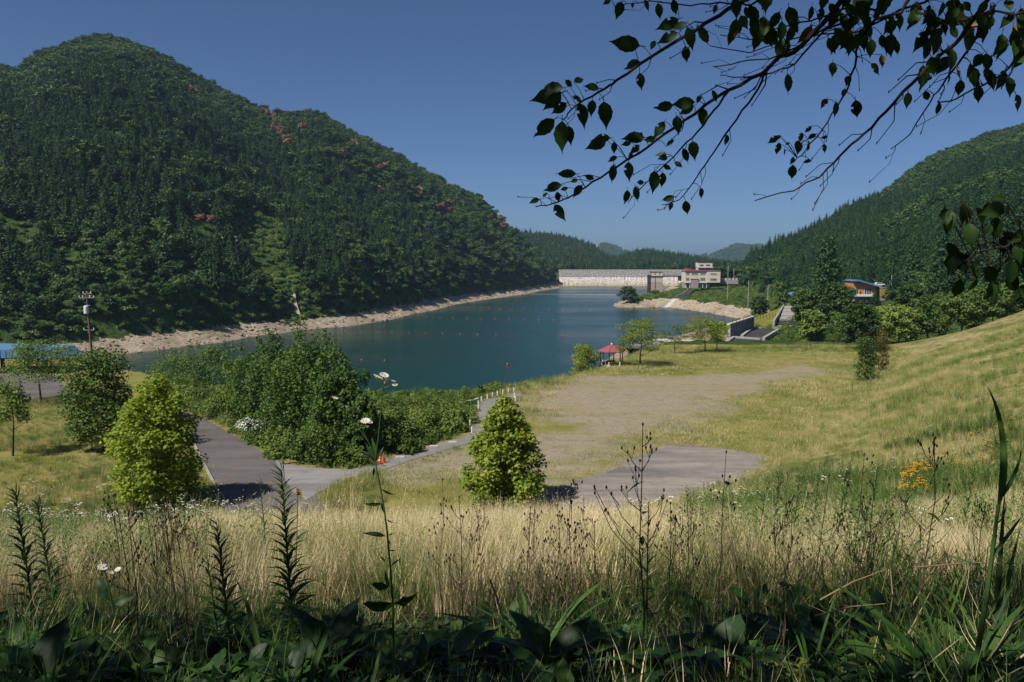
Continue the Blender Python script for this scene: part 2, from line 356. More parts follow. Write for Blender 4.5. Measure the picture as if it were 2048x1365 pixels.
# rings and spokes of the ground sheet
rings = [0.0]; d = .8
while d < 4350:
    rings.append(d); d += max(.16, (.020 if d < 190 else (.0085 if d < 1000 else .03))*d)
rings = np.array(rings[1:])
az = np.concatenate([np.radians(np.arange(-47, 47, .15)), np.radians(np.arange(47, 313, 4.0))])
NA, NR = len(az), len(rings)
A, Rr = np.meshgrid(az, rings); GX = Rr*np.sin(A); GY = Rr*np.cos(A)
GX = np.concatenate([[0.0], GX.ravel()]); GY = np.concatenate([[0.0], GY.ravel()])
GZ, GS, GL, GF, GU = Hf(GX, GY, True)
rd = np.minimum(np.minimum(sdf(GX, GY, ROAD_A), sdf(GX, GY, ROAD_B)), np.minimum(sdf(GX, GY, PATCH), sdf(GX, GY, PARK)))
GZ = np.where((GF < 0) & (rd < 3), 15+(GZ-15)*sstep(.5, 3, rd), GZ); GZ = np.where((rd < .6) & (GF < 8), np.minimum(GZ, 15.0), GZ)
gv = fbm(GX, GY, 7, 4, 41)
mask_rim = (GS > -8) & (GZ < 4.7 + gv*1.2) & (GY > 125) & ((GU > 1215) | (GL) | (GZ < -.5) | (GZ < 1.2))
grav = sstep(5.0, -3.0, sdf(GX, GY, GRAVEL) + gv*10)
jj, ii = np.meshgrid(np.arange(NR-1), np.arange(NA), indexing='ij'); i2 = (ii+1) % NA
Fq = np.stack([1+jj*NA+ii, 1+jj*NA+i2, 1+(jj+1)*NA+i2, 1+(jj+1)*NA+ii], -1).reshape(-1, 4)[:, ::-1]
Ft = np.stack([np.zeros(NA, int), 1+np.arange(NA), 1+(np.arange(NA)+1) % NA], -1)[:, ::-1]

def gmat_meadow():
    t = NT('meadow_ground'); g = t.attr('gravel').outputs['Fac']; sl = t.attr('slope').outputs['Fac']
    n1 = t.noise(.11, 5, rough=.65); n2 = t.noise(.8, 5, rough=.7); n3 = t.noise(9, 3)
    n4 = t.noise(.3, 5, stretch=(.22, 3.0, 1), rough=.7)
    grass = t.ramp(t.math('ADD', t.math('MULTIPLY', n1, .6), t.math('MULTIPLY', n2, .4)), [(.36, (.14, .18, .03)), (.47, (.23, .22, .05)), (.56, (.31, .25, .09)), (.66, (.28, .16, .065))])
    gr = t.ramp(n3, [(.25, (.22, .175, .12)), (.7, (.44, .37, .275))])
    gm = t.math('ADD', g, t.math('MULTIPLY', t.math('SUBTRACT', t.math('ADD', t.math('MULTIPLY', n2, .5), t.math('MULTIPLY', n4, .55)), .54), 5.0), True)
    gm = t.math('MULTIPLY', gm, t.math('MULTIPLY', g, 1.5, True))
    c = t.mix(gm, grass, gr)
    straw = t.ramp(t.math('ADD', t.math('MULTIPLY', t.noise(.16, 4, stretch=(1, .45, 1), rough=.7), .6), t.math('MULTIPLY', t.noise(1.1, 4), .4)), [(.43, (.10, .14, .027)), (.5, (.22, .20, .065)), (.57, (.42, .34, .17))])
    sp = t.noise(1.6, 5, rough=.75); c = t.mix(t.ramp(sp, [(.53, 0), (.62, .6)]), c, (.13, .125, .05)); c = t.mix(t.ramp(t.noise(3.3, 4, rough=.7), [(.60, 0), (.68, .5)]), c, (.50, .43, .33))
    c = t.mix(sl, c, straw)
    c = t.mix(t.math('MULTIPLY', t.noise(25, 3), .45), c, (.05, .045, .02))
    return t.fin(t.pbr(c, .95, .1, t.bump(t.math('ADD', n2, t.math('MULTIPLY', n3, .6)), .9, .12)))
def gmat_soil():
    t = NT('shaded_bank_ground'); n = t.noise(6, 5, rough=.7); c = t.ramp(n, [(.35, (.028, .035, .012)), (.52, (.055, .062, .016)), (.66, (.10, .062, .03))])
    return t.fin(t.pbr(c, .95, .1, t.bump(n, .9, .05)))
def gmat_forest():
    t = NT('forest_floor'); n = t.noise(.05, 5, rough=.7); n2 = t.noise(.4, 4)
    c = t.ramp(t.math('ADD', t.math('MULTIPLY', n, .5), t.math('MULTIPLY', n2, .5)), [(.38, (.018, .036, .010)), (.52, (.036, .068, .014)), (.64, (.07, .105, .022))])
    return t.fin(t.pbr(c, .95, .1, t.bump(n2, .9, 1.2)))
def gmat_rim():
    t = NT('bare_reservoir_shore'); n = t.noise(.45, 6, rough=.7); n2 = t.noise(.9, 5, stretch=(.3, .3, 4), rough=.65); n3 = t.noise(.06, 3)
    c = t.ramp(n, [(.3, (.28, .22, .155)), (.5, (.48, .39, .29)), (.68, (.60, .52, .42))])
    c = t.mix(t.math('MULTIPLY', n2, .45), c, (.34, .23, .14))
    c = t.mix(t.ramp(n3, [(.5, 0), (.7, .5)]), c, (.12, .12, .05))
    sx = t.n('ShaderNodeSeparateXYZ'); t.l(t.pos(), sx.inputs[0])
    wet = t.ramp(t.math('ADD', t.math('MULTIPLY', sx.outputs[2], 1.2), t.math('MULTIPLY', n, .5)), [(.1, .6), (.85, 0)])
    c = t.mix(wet, c, (.12, .10, .075))
    return t.fin(t.pbr(c, .95, .1, t.bump(t.math('ADD', n, n2), 1.0, 1.3)))
GM = [gmat_meadow(), gmat_soil(), gmat_forest(), gmat_rim()]
fc = Fq.mean(1)
cx = GX[Fq].mean(1); cyy = GY[Fq].mean(1); cz = GZ[Fq].mean(1); cr_ = np.hypot(cx, cyy)
rimf = mask_rim[Fq].sum(1) >= 3
zone = np.full(len(Fq), 2)
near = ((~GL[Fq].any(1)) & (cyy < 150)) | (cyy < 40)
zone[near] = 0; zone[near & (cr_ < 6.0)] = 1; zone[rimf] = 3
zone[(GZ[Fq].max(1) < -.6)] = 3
def subsheet(name, sel, mat, extra=None, kind='structure', label=None):
    f = Fq[sel]; fs_ = [f]
    if extra is not None: fs_.append(extra)
    used = np.unique(np.concatenate([q.ravel() for q in fs_])); mp = np.zeros(len(GX), int); mp[used] = np.arange(len(used))
    V = np.stack([GX[used], GY[used], GZ[used]], 1)
    me = np_mesh(name, V, [mp[q] for q in fs_], mat, smooth=True)
    for nm, ar in (('gravel', grav), ('slope', sstep(-2, 5, GF + gv*3))):
        a = me.attributes.new(nm, 'FLOAT', 'POINT'); a.data.foreach_set('value', ar[used].astype(np.float32))
    o = link(name, me); tag(o, label, None, None, kind); return o
subsheet('meadow_ground', zone == 0, GM[0], None, label='flat gravel and grass field with grassy bank')
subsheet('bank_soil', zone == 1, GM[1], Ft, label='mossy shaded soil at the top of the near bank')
subsheet('hillside', zone == 2, GM[2], None, label='wooded hillsides round the reservoir')
subsheet('lake_shore', zone == 3, GM[3], None, label='bare tan drawdown rim of the reservoir')

# water
t = NT('lake_water')
w1 = t.noise(.9, 3, stretch=(.5, 1.3, 1)); w2 = t.noise(.13, 3, stretch=(.5, 1.2, 1)); w3 = t.noise(.012, 2, stretch=(.4, 1.5, 1))
p = t.n('ShaderNodeBsdfPrincipled'); p.inputs['Base Color'].default_value = (.006, .036, .030, 1); p.inputs['Roughness'].default_value = .16
p.inputs['IOR'].default_value = 1.33; p.inputs['Specular IOR Level'].default_value = .2
t.l(t.ramp(w3, [(.35, .12), (.65, .24)]), p.inputs['Roughness'])
t.l(t.bump(t.math('ADD', w1, t.math('MULTIPLY', w2, 1.6)), .55, .35), p.inputs['Normal']); WM = t.fin(p.outputs[0])
MB().add([(-1500, 60, 0), (700, 60, 0), (700, 935, 0), (-1500, 935, 0)], [(0, 1, 2, 3)]).obj('lake_water', WM)
tag(bpy.data.objects['lake_water'], 'dark teal rippled reservoir water', None, None, 'structure')

# roads: sheets laid on the level field
def sheet(name, poly, z, mat, label, step=1.2, thick=.0):
    P = np.array(poly); x0, y0 = P.min(0)-1; x1, y1 = P.max(0)+1
    bm = bmesh.new(); vs2 = [bm.verts.new((px, py, 0)) for px, py in poly]; bm.faces.new(vs2)
    bmesh.ops.triangulate(bm, faces=bm.faces); bmesh.ops.recalc_face_normals(bm, faces=bm.faces)
    bmesh.ops.subdivide_edges(bm, edges=[e for e in bm.edges if e.calc_length() > 6], cuts=3, use_grid_fill=False)
    for f in bm.faces:
        if f.normal.z < 0: f.normal_flip()
    for v in bm.verts: v.co.z = z
    me = bpy.data.meshes.new(name); bm.to_mesh(me); bm.free(); me.materials.append(mat)
    return tag(link(name, me), label, None, None, 'structure')
def asph(name, a, b, sc):
    t = NT(name); n = t.noise(sc, 5, rough=.7); m = t.ramp(t.noise(.35, 6, stretch=(.35, 1.6, 1), rough=.7), [(.36, 0), (.62, 1)]); f = t.noise(40, 2); cr = t.noise(.9, 4, rough=.8)
    c = t.mix(m, a, b); c = t.mix(t.math('MULTIPLY', f, .3), c, (.28, .25, .22)); c = t.mix(t.ramp(cr, [(.52, 0), (.7, .75)]), c, (.15, .125, .07))
    return t.fin(t.pbr(c, .9, .2, t.bump(n, .4, .03)))
M['asphalt'] = asph('old_asphalt', (.052, .045, .048), (.11, .096, .10), 3)
M['gravelroad'] = asph('worn_gravel_asphalt', (.14, .135, .135), (.24, .225, .225), 3)
M['patch'] = asph('dusty_asphalt', (.10, .092, .10), (.27, .235, .19), 2)
sheet('access_road', ROAD_A, 15.02, M['asphalt'], 'dark asphalt road curving past the left maple')
sheet('lakeside_path', ROAD_B, 15.028, M['gravelroad'], 'pale worn path branching toward the lake')
sheet('asphalt_apron', PATCH, 15.02, M['patch'], 'dusty grey asphalt apron in the field')
sheet('car_park', PARK, 15.02, M['asphalt'], 'asphalt lot by the blue roofed shelter')
# kerb along the road's left edge and verge
kb = PL([(444, 1010), (440, 985), (424, 955), (409, 925), (391, 890), (371, 860)], 15)
for (a, b) in zip(kb, kb[1:]):
    d_ = Vector((b[0]-a[0], b[1]-a[1], 0)); L = d_.length; k = max(1, int(L/1.2))
    for j in range(k):
        m_ = Matrix.Translation((a[0]+d_.x*(j+.5)/k-.12, a[1]+d_.y*(j+.5)/k, 15)) @ Matrix.Rotation(math.atan2(d_.y, d_.x), 4, 'Z')
        o = MB().box(-L/k/2+.02, L/k/2-.02, -.08, .08, -.1, .13, 0, m_).obj('kerb_stone', M['concrete'], bpy.data.objects['access_road'])
# ---------------------------------------------------------------- vegetation generators
def frames(n, up_bias=0.0, dirs=None):
    """random orthonormal frames; if dirs given the leaf normal leans to it"""
    N = rng.normal(size=(n, 3)); N /= np.linalg.norm(N, axis=1)[:, None]
    if dirs is not None: N = N*1.15 + dirs; N /= np.linalg.norm(N, axis=1)[:, None]
    if up_bias: N[:, 2] = np.abs(N[:, 2]) + up_bias; N /= np.linalg.norm(N, axis=1)[:, None]
    T = rng.normal(size=(n, 3)); T -= (T*N).sum(1)[:, None]*N; T /= np.linalg.norm(T, axis=1)[:, None]
    B = np.cross(N, T); return T, B, N
def place(tv, tf, pos, T, B, N, sc):
    """copies of a small template (tv verts, tf equal-size faces) at pos"""
    tv = np.asarray(tv, float); tf = np.asarray(tf)
    sc = np.asarray(sc)[:, None, None] if hasattr(sc, '__len__') else sc
    V = pos[:, None, :] + sc*(tv[None, :, 0:1]*T[:, None, :] + tv[None, :, 1:2]*B[:, None, :] + tv[None, :, 2:3]*N[:, None, :])
    F = tf[None] + (np.arange(len(pos))*len(tv))[:, None, None]
    return V.reshape(-1, 3), F.reshape(-1, tf.shape[1])
LEAF1 = ([(0, -.5, 0), (.34, 0, .08), (0, .5, 0), (-.34, 0, .08)], [(0, 1, 2, 3)])
CLUMP = ([(0, -.55, 0), (.5, -.1, .12), (.15, .55, 0), (-.5, .12, .14)], [(0, 1, 2, 3)])
STAR = ([(0, 0, 0)] + [(math.cos(a)*r, math.sin(a)*r, .05*(i % 2)) for i, (a, r) in enumerate([(2*PI*k/10+PI/2, .55 if k % 2 == 0 else .22) for k in range(10)])], [(0, i+1, (i+1) % 10+1) for i in range(10)])
STAR5 = ([(0, -.45, 0), (.2, -.12, .03), (.52, -.18, -.04), (.30, .12, .02), (.38, .46, -.05), (0, .22, .03), (0, .62, -.05), (-.30, .12, .02), (-.38, .46, -.05), (-.52, -.18, -.04), (-.2, -.12, .03)],
         [(0, 1, 10), (1, 2, 3), (1, 3, 5), (3, 4, 5), (1, 5, 10), (5, 6, 5), (10, 5, 7), (7, 5, 8), (10, 7, 9)])
STAR5 = (STAR5[0], [f for f in STAR5[1] if len(set(f)) == 3] + [(3, 6, 7), (3, 7, 5)])
def ellip(n, shell=.55):
    d = rng.normal(size=(n, 3)); d /= np.linalg.norm(d, axis=1)[:, None]
    r = (shell + (1-shell)*rng.random(n)**.6)*(.82+.42*rng.random(n)**2); return d*r[:, None], d
def core_mesh(blobs, k=.5, seg=7):
    V = []; F = []
    for (c, r) in blobs:
        b = len(V)
        for i in range(1, seg):
            th = PI*i/seg
            for j in range(seg+1):
                ph = 2*PI*j/(seg+1); q = k*(1+.22*math.sin(5*ph+i*2.1+c[0]))
                V.append((c[0]+r[0]*q*math.sin(th)*math.cos(ph), c[1]+r[1]*q*math.sin(th)*math.sin(ph), c[2]+r[2]*q*math.cos(th)))
        n = seg+1
        for i in range(seg-2):
            for j in range(n): F.append((b+i*n+j, b+i*n+(j+1) % n, b+(i+1)*n+(j+1) % n, b+(i+1)*n+j))
    return np.array(V), np.array(F)
def blob_crown(name, blobs, per, size, mat, tmpl=CLUMP, up=.25, core=True, sizevar=.4, shell=.6):
    """a crown of leaf faces spread over lumpy blobs: [(centre, radii)]"""
    Vs, Fs, off = [], {}, 0
    vol = np.array([(r[0]*r[1]+r[1]*r[2]+r[0]*r[2])/3 for c, r in blobs]); w = vol/vol.sum()
    for (c, r), q in zip(blobs, w):
        n = max(6, int(per*q)); e, d = ellip(n, shell)
        pos = np.array(c) + e*np.array(r); T, B, N = frames(n, up, d)
        V, F = place(tmpl[0], tmpl[1], pos, T, B, N, size*(1-sizevar/2+sizevar*rng.random(n)))
        Vs.append(V); Fs.setdefault(F.shape[1], []).append(F+off); off += len(V)
    if core:
        V, F = core_mesh(blobs); Vs.append(V); Fs.setdefault(4, []).append(F+off); off += len(V)
    return np_mesh(name, np.concatenate(Vs), [np.concatenate(f) for f in Fs.values()], mat)
def rnd_blobs(n, rx, rz, zc, br, seed, top=1.0):
    r_ = random.Random(seed); out = []
    for i in range(n):
        a = r_.random()*2*PI; q = math.sqrt(r_.random()); z = r_.uniform(-1, 1)
        k = math.sqrt(max(0.05, 1-z*z)); x = rx*q*k*math.cos(a); y = rx*q*k*math.sin(a)
        b = br*r_.uniform(.75, 1.25); out.append(((x, y, zc+z*rz), (b, b, b*.75)))
    return out
def limbs(mb, base, top, r0, n, spread, seed, zmin=.35, m=0, tips=None):
    r_ = random.Random(seed); base = Vector(base); top = Vector(top); d = top-base
    mid = [base + d*t + Vector((r_.uniform(-.04, .04), r_.uniform(-.04, .04), 0))*d.length*(1 if 0 < t < 1 else 0) for t in (0, .3, .6, 1)]
    mb.tube(mid, [r0, r0*.78, r0*.5, r0*.18], 7, m)
    for i in range(n):
        t = r_.uniform(zmin, .9); p = base+d*t; a = 2*PI*(i/n)+r_.uniform(-.5, .5); L = spread*(1.15-t*.6)*r_.uniform(.7, 1.1)
        q = p + Vector((math.cos(a)*L, math.sin(a)*L, L*r_.uniform(.25, .7))); h = p.lerp(q, .5)+Vector((0, 0, -L*.06))
        mb.tube([p, h, q], [r0*.42*(1.1-t*.6), r0*.26*(1.1-t*.6), r0*.08], 5, m)
        if tips is not None: tips.append(tuple(q)); tips.append(tuple(h))
# far trees: crown and trunk in one light mesh
def far_broad(seed, h=11., w=4.6, mat='broad'):
    r_ = random.Random(seed); bl = [((0, 0, h*.62), (w*.62, w*.62, h*.30))]
    for i in range(9):
        a = r_.random()*2*PI; q = w*r_.uniform(.45, .8); z = h*r_.uniform(.42, .9)
        b = w*r_.uniform(.28, .46); bl.append(((q*math.cos(a)*(1.35-z/h*.6), q*math.sin(a)*(1.35-z/h*.6), z), (b, b, b*.7)))
    me = blob_crown('broadleaf_tree', bl, 620, .92, [M[mat], M['bark']], CLUMP, .35)
    return add_trunk(me, h*.5, .2)
def add_trunk(me, h, r):
    bm = bmesh.new(); bm.from_mesh(me)
    rv = []
    for z, q in ((-1.5, r*1.3), (h, r*.6)):
        rv.append([bm.verts.new((q*math.cos(2*PI*j/5), q*math.sin(2*PI*j/5), z)) for j in range(5)])
    for j in range(5):
        f = bm.faces.new((rv[0][j], rv[0][(j+1) % 5], rv[1][(j+1) % 5], rv[1][j])); f.material_index = 1
    bm.to_mesh(me); bm.free(); return me
def far_conifer(seed, h=17., w=2.9, dens=1.0, mat='conifer', trunk=True, bare=.10):
    r_ = np.random.default_rng(seed); P, T, B, N, S = [], [], [], [], []
    lev = int(15*dens)
    for i in range(lev):
        f = i/(lev-1); z = h*(bare+(1-bare)*f**.95); rad = w*(1-f)**.72*(.8+.4*r_.random()) + .12
        nb = max(4, int(10*(1-f)+4)); a0 = r_.random()*6
        for j in range(nb):
            a = a0 + 2*PI*j/nb + r_.normal()*.15; L = rad*(.75+.45*r_.random()); ks = max(1, int(L/.55))
            for k in range(ks+1):
                q = L*(k+.6)/(ks+1); dr = .28*q*q/max(L, .5)
                P.append((q*math.cos(a), q*math.sin(a), z - dr + r_.normal()*.08))
                t_ = np.array((math.cos(a), math.sin(a), -.45)); t_ /= np.linalg.norm(t_)
                n_ = np.array((r_.normal()*.45, r_.normal()*.45, 1.)); n_ -= n_.dot(t_)*t_; n_ /= np.linalg.norm(n_)
                T.append(np.cross(t_, n_)); B.append(t_); N.append(n_); S.append((.75+.5*r_.random())*(.55+.5*(1-f)))
    P, T, B, N = map(np.array, (P, T, B, N))
    V, F = place([(0, -.55, 0), (.42, 0, -.10), (0, .75, -.12), (-.42, 0, -.10)], [(0, 1, 2, 3)], P, T, B, N, np.array(S)*1.25)
    c = np.array([(w*.42*math.cos(2*PI*j/7)*q, w*.42*math.sin(2*PI*j/7)*q, z) for z, q in ((h*bare, 1), (h*.5, .72), (h*.96, .02)) for j in range(7)])
    Fc = np.array([(i*7+j, i*7+(j+1) % 7, (i+1)*7+(j+1) % 7, (i+1)*7+j) for i in range(2) for j in range(7)])+len(V)
    me = np_mesh('conifer_tree', np.concatenate([V, c]), np.concatenate([F, Fc]), [M[mat], M['bark']])
    return add_trunk(me, h*.3, .22) if trunk else me
FB = [far_broad(10+i, 10+(i % 3)*1.5, 4.2+(i % 2)*.9) for i in range(4)]
FC = [far_conifer(30+i, 13.5+(i % 3)*1.6, 3.6+(i % 2)*.6) for i in range(4)]
FD = [far_broad(60+i, 9., 4., 'brown') for i in range(2)]
FSH = []
for i in range(3):
    r_ = random.Random(80+i); bl = [((r_.uniform(-1.3, 1.3), r_.uniform(-1.3, 1.3), r_.uniform(.5, 1.6)), (r_.uniform(.8, 1.3),)*2+(r_.uniform(.6, 1.0),)) for _ in range(7)]
    FSH.append(blob_crown('shrub', bl, 420, .42, M['bushy'], CLUMP, .35))

# geometry-node scatter for masses nobody could count
def scatter(name, sources, P, rotz, scl, kind='stuff', label=None, tilt=None):
    n = len(P); me = bpy.data.meshes.new(name); me.vertices.add(n); me.vertices.foreach_set('co', np.asarray(P, np.float32).ravel())
    rot = np.zeros((n, 3), np.float32); rot[:, 2] = rotz
    if tilt is not None: rot[:, :2] = tilt
    scl = np.asarray(scl, np.float32); scl = np.repeat(scl[:, None], 3, 1) if scl.ndim == 1 else scl
    a = me.attributes.new('rt', 'FLOAT_VECTOR', 'POINT'); a.data.foreach_set('vector', rot.ravel())
    a = me.attributes.new('sc', 'FLOAT_VECTOR', 'POINT'); a.data.foreach_set('vector', scl.ravel())
    a = me.attributes.new('ix', 'INT', 'POINT'); a.data.foreach_set('value', rng.integers(0, len(sources), n).astype(np.int32))
    o = link(name, me); ng = bpy.data.node_groups.new(name, 'GeometryNodeTree')
    ng.interface.new_socket('Geometry', in_out='INPUT', socket_type='NodeSocketGeometry'); ng.interface.new_socket('Geometry', in_out='OUTPUT', socket_type='NodeSocketGeometry')
    N_ = ng.nodes.new; gi = N_('NodeGroupInput'); go = N_('NodeGroupOutput'); ip = N_('GeometryNodeInstanceOnPoints'); jn = N_('GeometryNodeJoinGeometry')
    for s_ in sources:
        oi = N_('GeometryNodeObjectInfo'); oi.inputs['Object'].default_value = s_; oi.inputs['As Instance'].default_value = True; oi.transform_space = 'ORIGINAL'
        ng.links.new(oi.outputs['Geometry'], jn.inputs[0])
    def na(nm, typ):
        q = N_('GeometryNodeInputNamedAttribute'); q.data_type = typ; q.inputs['Name'].default_value = nm; return q.outputs['Attribute']
    er = N_('FunctionNodeEulerToRotation'); ng.links.new(na('rt', 'FLOAT_VECTOR'), er.inputs[0])
    ng.links.new(gi.outputs[0], ip.inputs['Points']); ng.links.new(jn.outputs[0], ip.inputs['Instance']); ip.inputs['Pick Instance'].default_value = True
    ng.links.new(na('ix', 'INT'), ip.inputs['Instance Index']); ng.links.new(er.outputs[0], ip.inputs['Rotation']); ng.links.new(na('sc', 'FLOAT_VECTOR'), ip.inputs['Scale'])
    ng.links.new(ip.outputs[0], go.inputs[0])
    md = o.modifiers.new('scatter', 'NODES'); md.node_group = ng
    return tag(o, label, None, None, kind)

# ---------------------------------------------------------------- forests
def jgrid(x0, x1, y0, y1, step):
    gx, gy = np.meshgrid(np.arange(x0, x1, step), np.arange(y0, y1, step)); n = gx.size
    return gx.ravel()+rng.uniform(-.45, .45, n)*step, gy.ravel()+rng.uniform(-.45, .45, n)*step
def proj(x, y, z):
    dx, dy, dz = x, y, z-EYE; f = dy*CP - dz*SP; b = dy*SP + dz*CP
    return U0+FPX*dx/f, V0-FPX*b/f
TX, TY = jgrid(-760, 720, 130, 1010, 5.2)
TZ, TS, TL, TF, TU = Hf(TX, TY, True)
yrL = np.interp(TU, RL[:, 0], RL[:, 2]); yrR = np.interp(TU, RR[:, 0], RR[:, 2]); yfR = np.interp(TU, RRF[:, 0], RRF[:, 1])
inview = (TU > -170) & (TU < 2220) & (TY > 60)
pu, pv = proj(TX, TY, TZ)
okL = TL & (TZ > 5.2) & (TY < yrL+25) & inview & (TU < 1155)
okR = (~TL) & (TS > 12) & (TY > yfR*.98) & (TY < yrR+25) & (TU > 1395) & inview
# clearings on the left slope: a grassy gully above the shore, seen near u 590
def near_px(u, v, u0, v0, ru, rv): return ((u-u0)/ru)**2+((v-v0)/rv)**2 < 1
gul = near_px(pu, pv, 520, 470, 45, 40) | near_px(pu, pv, 545, 525, 34, 75) | near_px(pu, pv, 583, 600, 20, 56) | near_px(pu, pv, 470, 480, 40, 9) | near_px(pu, pv, 985, 498, 40, 6) | near_px(pu, pv, 925, 520, 30, 14)
gul |= near_px(pu, pv, 30, 470, 80, 20)
okL &= ~gul
# dead brown oaks: seen as rusty crowns near the left ridge
def on_ground(u, v, y0, y1):
    best = None
    ys = np.linspace(y0, y1, 400); d = ray(u, v); xs = d[0]/d[1]*ys; zs_ = EYE+d[2]/d[1]*ys; g = Hf(xs, ys)+5
    k = np.where(g > zs_)[0]
    if len(k) == 0: return None
    return xs[k[0]], ys[k[0]]
dead = [(385, 183), (378, 188), (318, 104), (306, 106), (388, 155), (535, 235), (545, 240), (549, 236), (556, 256), (546, 258), (563, 262), (571, 282), (576, 290), (530, 232), (552, 250), (541, 245), (550, 262), (560, 268), (566, 275), (535, 226), (640, 216), (655, 222), (668, 232), (650, 219), (706, 250), (700, 262), (740, 282), (745, 288), (710, 292), (702, 290), (684, 312), (768, 335), (762, 342), (836, 386), (840, 390), (758, 383), (905, 405), (897, 414), (922, 412), (872, 418), (895, 425), (880, 420), (607, 262), (690, 245), (692, 258), (400, 437), (424, 436), (720, 262), (1000, 446), (1004, 455)]
DEAD = [p for p in (on_ground(u, v, 200, 905) for u, v in dead) if p is not None]
for (x_, y_) in DEAD:
    L_ = math.hypot(x_, y_); al = (TX*x_+TY*y_)/L_-L_; ac = np.abs(TX*y_-TY*x_)/L_; okL &= ~((al > -17) & (al < 6) & (ac < 5.0))
cn = fbm(TX, TY, 130, 3, 77)
toprow = (TY > yrL-120)
conL = okL & (cn > .06) & (rng.random(len(TX)) < .8) & (~toprow) & (TZ > 18) & (TU < 880)
bL = okL & ~conL
conR = okR & (((cn > -.12) & (TU < 1760)) | (cn > .12)) & (TU > 1420)
bR = okR & ~conR
# conifers need closer spacing, broad crowns wider: thin both
thin = rng.random(len(TX)); keepb = thin < .68
dist = np.hypot(TX, TY)
bsel = (bL | bR) & keepb; csel = (conL | conR) & (thin < .9)
hsc = np.clip(.62 + .3*rng.random(len(TX)) + .25*fbm(TX, TY, 60, 2, 5) + .12*sstep(5, 60, TZ), .35, 1.35)
hsc = np.where(TZ < 14, hsc*(.45+.04*TZ), hsc)
# individuals: the nearest of each kind
src = {}
def individuals(sel, meshes, nmax, name, cat, base_label, group_of, zs=1.0, wide=1.0):
    idx = np.where(sel)[0]; idx = idx[np.argsort(dist[idx])]; idx = [i for i in idx if -60 < TU[i] < 2110][:nmax]
    first = []
    for k, i in enumerate(idx):
        o = link(name, meshes[k % len(meshes)]); o.location = (TX[i], TY[i], TZ[i]-.3); o.rotation_euler = (0, 0, rng.random()*6.28)
        s_ = hsc[i]; o.scale = (s_*wide, s_*wide, s_*zs)
        g = group_of(i); tag(o, base_label + g[0], cat, g[1])
        if k < len(meshes): first.append(o)
    m = sel.copy(); m[idx] = False; return first, m
bfirst, brest = individuals(bsel, FB, 290, 'broadleaf_tree', 'tree', 'dark round-crowned broadleaf tree ', lambda i: (('low on the left mountainside above the bare shore', 'broadleaf trees on the left mountainside') if TL[i] else ('on the lower slope of the right-hand hill', 'broadleaf trees on the right-hand hill')), .95, 1.0)
cfirst, crest_ = individuals(csel, FC, 290, 'conifer_tree', 'tree', 'dark pointed conifer ', lambda i: (('standing among others on the left mountainside', 'conifers on the left mountainside') if TL[i] else ('standing among others on the right-hand hill', 'conifers on the right-hand hill')), .92, 1.05)
def scat_sel(name, srcs, sel, zs, wide, label):
    i = np.where(sel)[0]; s_ = hsc[i]
    return scatter(name, srcs, np.stack([TX[i], TY[i], TZ[i]-.4], 1), rng.random(len(i))*6.28, np.stack([s_*wide, s_*wide, s_*zs], 1), label=label)
scat_sel('broadleaf_forest', bfirst, brest, 1.05, 1.3, 'dense broadleaf forest covering the upper mountainsides')
scat_sel('conifer_forest', cfirst, crest_, .92, 1.05, 'dense dark conifer plantation covering the mountainsides')
# beyond the dam
BX, BY = jgrid(-220, 760, 985, 1530, 8.0); BU = U0+FPX*BX/BY
m = (BU > 990) & (BU < 1560); BX, BY = BX[m], BY[m]; BZ = Hf(BX, BY); q = rng.random(len(BX)) < .72
for nm, sr, mm, lab in (('conifer_forest', cfirst, q, 'hazy conifer forest on the hills behind the dam'), ('broadleaf_forest', bfirst, ~q, 'hazy broadleaf forest on the hills behind the dam')):
    s_ = rng.uniform(.75, 1.25, mm.sum()); scatter(nm, sr, np.stack([BX[mm], BY[mm], BZ[mm]-.5], 1), rng.random(mm.sum())*6.28, np.stack([s_*1.2, s_*1.2, s_*1.05], 1), label=lab)
CX, CY = jgrid(150, 1500, 2800, 4030, 21); CU = U0+FPX*CX/CY; m = (CU > 1180) & (CU < 1520); CX, CY = CX[m], CY[m]; s_ = rng.uniform(1.6, 2.6, len(CX))
scatter('broadleaf_forest', bfirst, np.stack([CX, CY, Hf(CX, CY)-2], 1), rng.random(len(CX))*6.28, s_, label='far blue wooded hills on the horizon')
n_ = 0
for p in DEAD:
    for _ in range(1):
        x = p[0]; y = p[1]; o = link('dead_oak_tree', FD[n_ % 2]); n_ += 1
        o.location = (x, y, hz(x, y)+1.5); s_ = random.uniform(1.0, 1.4)*min(1, y/760); o.scale = (s_, s_, s_*.95); o.rotation_euler = (0, 0, random.random()*6)
        tag(o, 'rusty brown dead oak crown among the green of the left mountainside', 'tree', 'dead brown oaks on the left mountainside')
# low shrubs: foot of the left mountain, gully, peninsula and right bank
SX, SY = jgrid(-330, 420, 140, 900, 3.1); SZ, SS_, SL_, SF_, SU_ = Hf(SX, SY, True); spu, spv = proj(SX, SY, SZ)
ml = SL_ & (SZ > 4.6) & (SZ < 24 + 14*fbm(SX, SY, 30, 2, 6)) & (SU_ > -60) & (SU_ < 1150)
gu2 = SL_ & (near_px(spu, spv, 548, 525, 42, 100) | near_px(spu, spv, 583, 600, 24, 56) | near_px(spu, spv, 30, 470, 95, 30) | near_px(spu, spv, 500, 470, 70, 45))
mr = (~SL_) & (SZ > 4.9) & (SU_ > 1225) & (SU_ < 2100) & (SS_ > 0) & (SY > 165) & (SY < np.interp(SU_, RRF[:, 0], RRF[:, 1])+15) & (SY < 860)
EXCL = []
